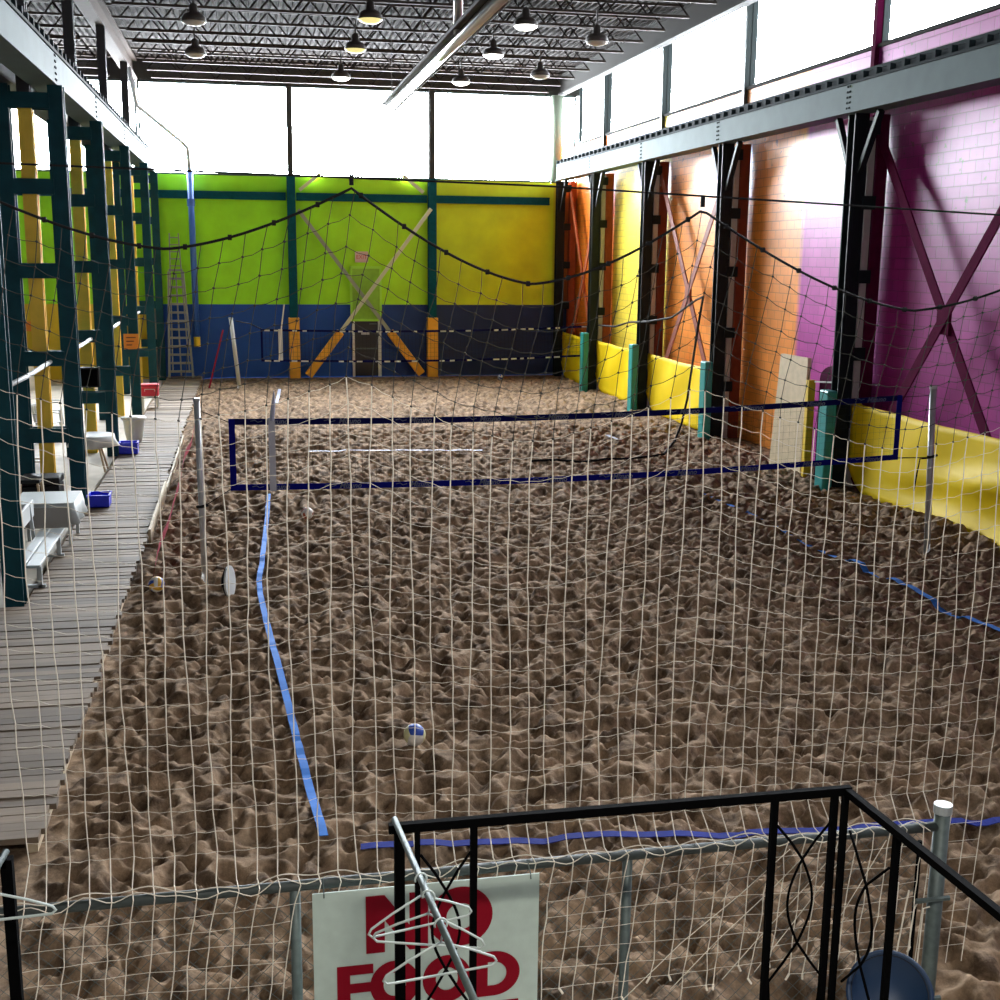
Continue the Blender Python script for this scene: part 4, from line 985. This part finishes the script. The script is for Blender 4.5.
def scroll(cx, hw, zc0, zc1, y, wx):
    """two rods that cross, bow out into a lens and cross again"""
    m = MB()
    for s in (-1, 1):
        pts = [(cx-s*wx, y, zc0+.16), (cx-s*wx*.45, y, zc0+.08), (cx, y, zc0)]
        for k in range(1, 12): u = k/12; pts.append((cx+s*hw*math.sin(PI*u), y, zc0+(zc1-zc0)*u))
        pts += [(cx, y, zc1), (cx-s*wx*.5, y, zc1-.09), (cx-s*wx, y, zc1-.17), (cx-s*wx*.9, y, zc1-.3)]
        m.tube(pts, .0058, 6)
    m.build('scroll', M['iron'], ir, smooth=True)
scroll(.692, .055, 2.17, 1.83, 4.3, .10); scroll(2.185, .055, 2.16, 1.78, 4.3, .12)
m = MB()
for s in (-1, 1):
    m.tube([(2.38, 4.12-s*.16, 2.28), (2.38, 4.12, 2.12)]+[(2.38, 4.12+s*.07*math.sin(PI*k/10), 2.12-.36*k/10) for k in range(1, 10)]+[(2.38, 4.12, 1.76), (2.38, 4.12-s*.14, 1.6)], .0058, 6)
m.build('scroll', M['iron'], ir, smooth=True)
rod = MB().tube([(.492, 4.3, 2.487), (.60, 2.9, 2.487)], .012, 10).build('coat_rod', M['galv'], smooth=True); tag(rod, 'grey coat rod lying along the left side of the black railing', 'rod')
def hanger(x, y, z, hw, rz, lab, drop=.10, r=.0045):
    t = thing('wire_hanger', lab, 'hanger', (x, y, z-.2), 'white clothes hangers')
    c, s = math.cos(rz), math.sin(rz); T = lambda u, v: (x+u*c, y+u*s, z+v)
    hk = [T(.021*math.cos(a), .003+.021*math.sin(a)) for a in [math.radians(d) for d in range(-40, 215, 20)]]
    # hook over the rod, then neck
    MB().tube(hk[::-1]+[T(.016, -.02), T(.004, -.04), T(0, -.062)], r*.8, 6).build('hook', M['hanger'], t, smooth=True)
    MB().tube([T(0, -.06), T(-hw*.55, -.06-drop*.45), T(-hw*.95, -.06-drop*.85), T(-hw, -.06-drop*1.02), T(-hw*.93, -.06-drop*1.16), T(0, -.06-drop*1.16), T(hw*.93, -.06-drop*1.16), T(hw, -.06-drop*1.02), T(hw*.95, -.06-drop*.85), T(hw*.55, -.06-drop*.45)], r, 6, closed=True).build('body', M['hanger'], t, smooth=True)
hanger(.528, 3.83, 2.485, .19, .22, 'first white hanger on the coat rod, nearest the corner of the railing')
hanger(.537, 3.71, 2.485, .19, -.30, 'second white hanger on the coat rod, turned the other way')
hanger(.551, 3.53, 2.485, .19, .12, 'third white hanger on the coat rod, nearest the viewer')
ir2 = thing('iron_railing', 'black iron railing post at the left edge of the picture', 'railing', (-.9, 4.3, 1.2))
MB().box(-.925, -.885, 4.28, 4.32, 1.2, 2.46).build('baluster', M['iron'], ir2); MB().tube([(-.905, 4.3, 2.485), (-1.05, 2.6, 2.485)], .012, 8).build('side_rail', M['galv'], ir2); MB().bar((-.905, 4.3, 2.45), (-2.4, 4.3, 2.45), .04, .04).build('front_rail', M['iron'], ir2)
MB().box(-2.4, -2.36, 4.28, 4.32, 1.2, 2.46).build('baluster', M['iron'], ir2)
hanger(-.92, 4.12, 2.485, .2, .05, 'white hanger on the iron railing at the left edge', .09, .0055)
t = thing('round_tub', 'navy round tub tipped towards the viewer behind the right side of the railing', 'tub', (2.6, 4.16, 1.2))
Mt = Vector((-.36, -.74, .57)).to_track_quat('Z', 'Y').to_matrix(); ct = (2.555, 4.17, 1.575)
MB().lathe([(.13,-.36),(.165,-.02),(.168,.0),(.155,.0),(.15,-.012),(.02,-.014)], ct, 36, Mt).build('body', M['bucket'], t)
MB().lathe([(.165,-.02),(.176,-.016),(.178,.004),(.160,.008),(.158,-.004)], ct, 36, Mt).build('rim', M['bucket_rim'], t, smooth=True)

# ------------------------------------------------------------------ daylight
wd = bpy.data.worlds.new('World'); scn.world = wd; wd.use_nodes = True
wt = wd.node_tree; bg = wt.nodes['Background']; bg.inputs['Color'].default_value = (.94,.97,1,1)
tc = wt.nodes.new('ShaderNodeTexCoord'); sx = wt.nodes.new('ShaderNodeSeparateXYZ'); wt.links.new(tc.outputs['Generated'], sx.inputs[0])
mr = wt.nodes.new('ShaderNodeMapRange'); mr.interpolation_type = 'SMOOTHSTEP'      # brightest sky lies beyond the end wall
mr.inputs['From Min'].default_value = .0; mr.inputs['From Max'].default_value = 1; mr.inputs['To Min'].default_value = 1.3; mr.inputs['To Max'].default_value = 48
wt.links.new(sx.outputs['Y'], mr.inputs['Value']); wt.links.new(mr.outputs['Result'], bg.inputs['Strength'])
def portal(loc, rot, sx, sy):
    l = bpy.data.lights.new('window_portal', 'AREA'); l.shape = 'RECTANGLE'; l.size = sx; l.size_y = sy; l.cycles.is_portal = True
    o = bpy.data.objects.new('window_portal', l); COL.objects.link(o); o.location = loc; o.rotation_euler = rot
portal(((XL+XR)/2, YB+.3, (ZW0+ZW1)/2), (-PI/2, 0, 0), XR-XL, ZW1-ZW0)
portal((XR+.3, (YF+46.4)/2, 10.1), (0, PI/2, 0), 2.3, 46.4-YF)
portal(((XL+XR)/2, YF-.3, 10.25), (PI/2, 0, 0), XR-XL, 2.0)

# unseen fill lamp added to brighten the net and sign from the viewer's side
t = thing('fill_lamp', 'added fill lamp above the landing, out of view', 'lamp', (1.0, .6, 6.6))
MB().box(.4, 1.6, .45, .75, 6.62, 6.75).build('housing', M['housing'], t); MB().tube([(1.0, .6, 6.75), (1.0, .6, ZR-.02)], .015, 6).build('hanger', M['housing'], t)
ll = bpy.data.lights.new('fill_light', 'AREA'); ll.shape = 'RECTANGLE'; ll.size = 1.1; ll.size_y = .26; ll.energy = 120; ll.color = (1, .94, .84)
lo = bpy.data.objects.new('fill_light', ll); COL.objects.link(lo); lo.location = (1.0, .62, 6.6)
lo.rotation_euler = Vector((.05, .75, -.66)).to_track_quat('-Z', 'Y').to_euler()

# ------------------------------------------------------------------ camera
cam = bpy.data.cameras.new('Camera'); co = bpy.data.objects.new('Camera', cam); COL.objects.link(co)
FW = Vector((0.19876447,0.95999493,-0.19723698)); RT = Vector((0.97959314,-0.20073344,0.01016662)); UP = Vector((0.02983216,0.19523276,0.98030312))
mw = Matrix.Identity(4)
for i in range(3): mw[i][0] = RT[i]; mw[i][1] = UP[i]; mw[i][2] = -FW[i]
mw.translation = (0, 0, 4.6); co.matrix_world = mw
cam.sensor_width = 36; cam.lens = 36*1.21734; cam.clip_start = .05; cam.clip_end = 300
scn.camera = co
scn.view_settings.view_transform = 'Standard'; scn.view_settings.look = 'None'; scn.view_settings.exposure = 1.25; scn.view_settings.gamma = 1; scn.view_settings.use_curve_mapping = False
scn.cycles.use_denoising = True; scn.cycles.max_bounces = 8; scn.cycles.diffuse_bounces = 5; scn.cycles.transparent_max_bounces = 16
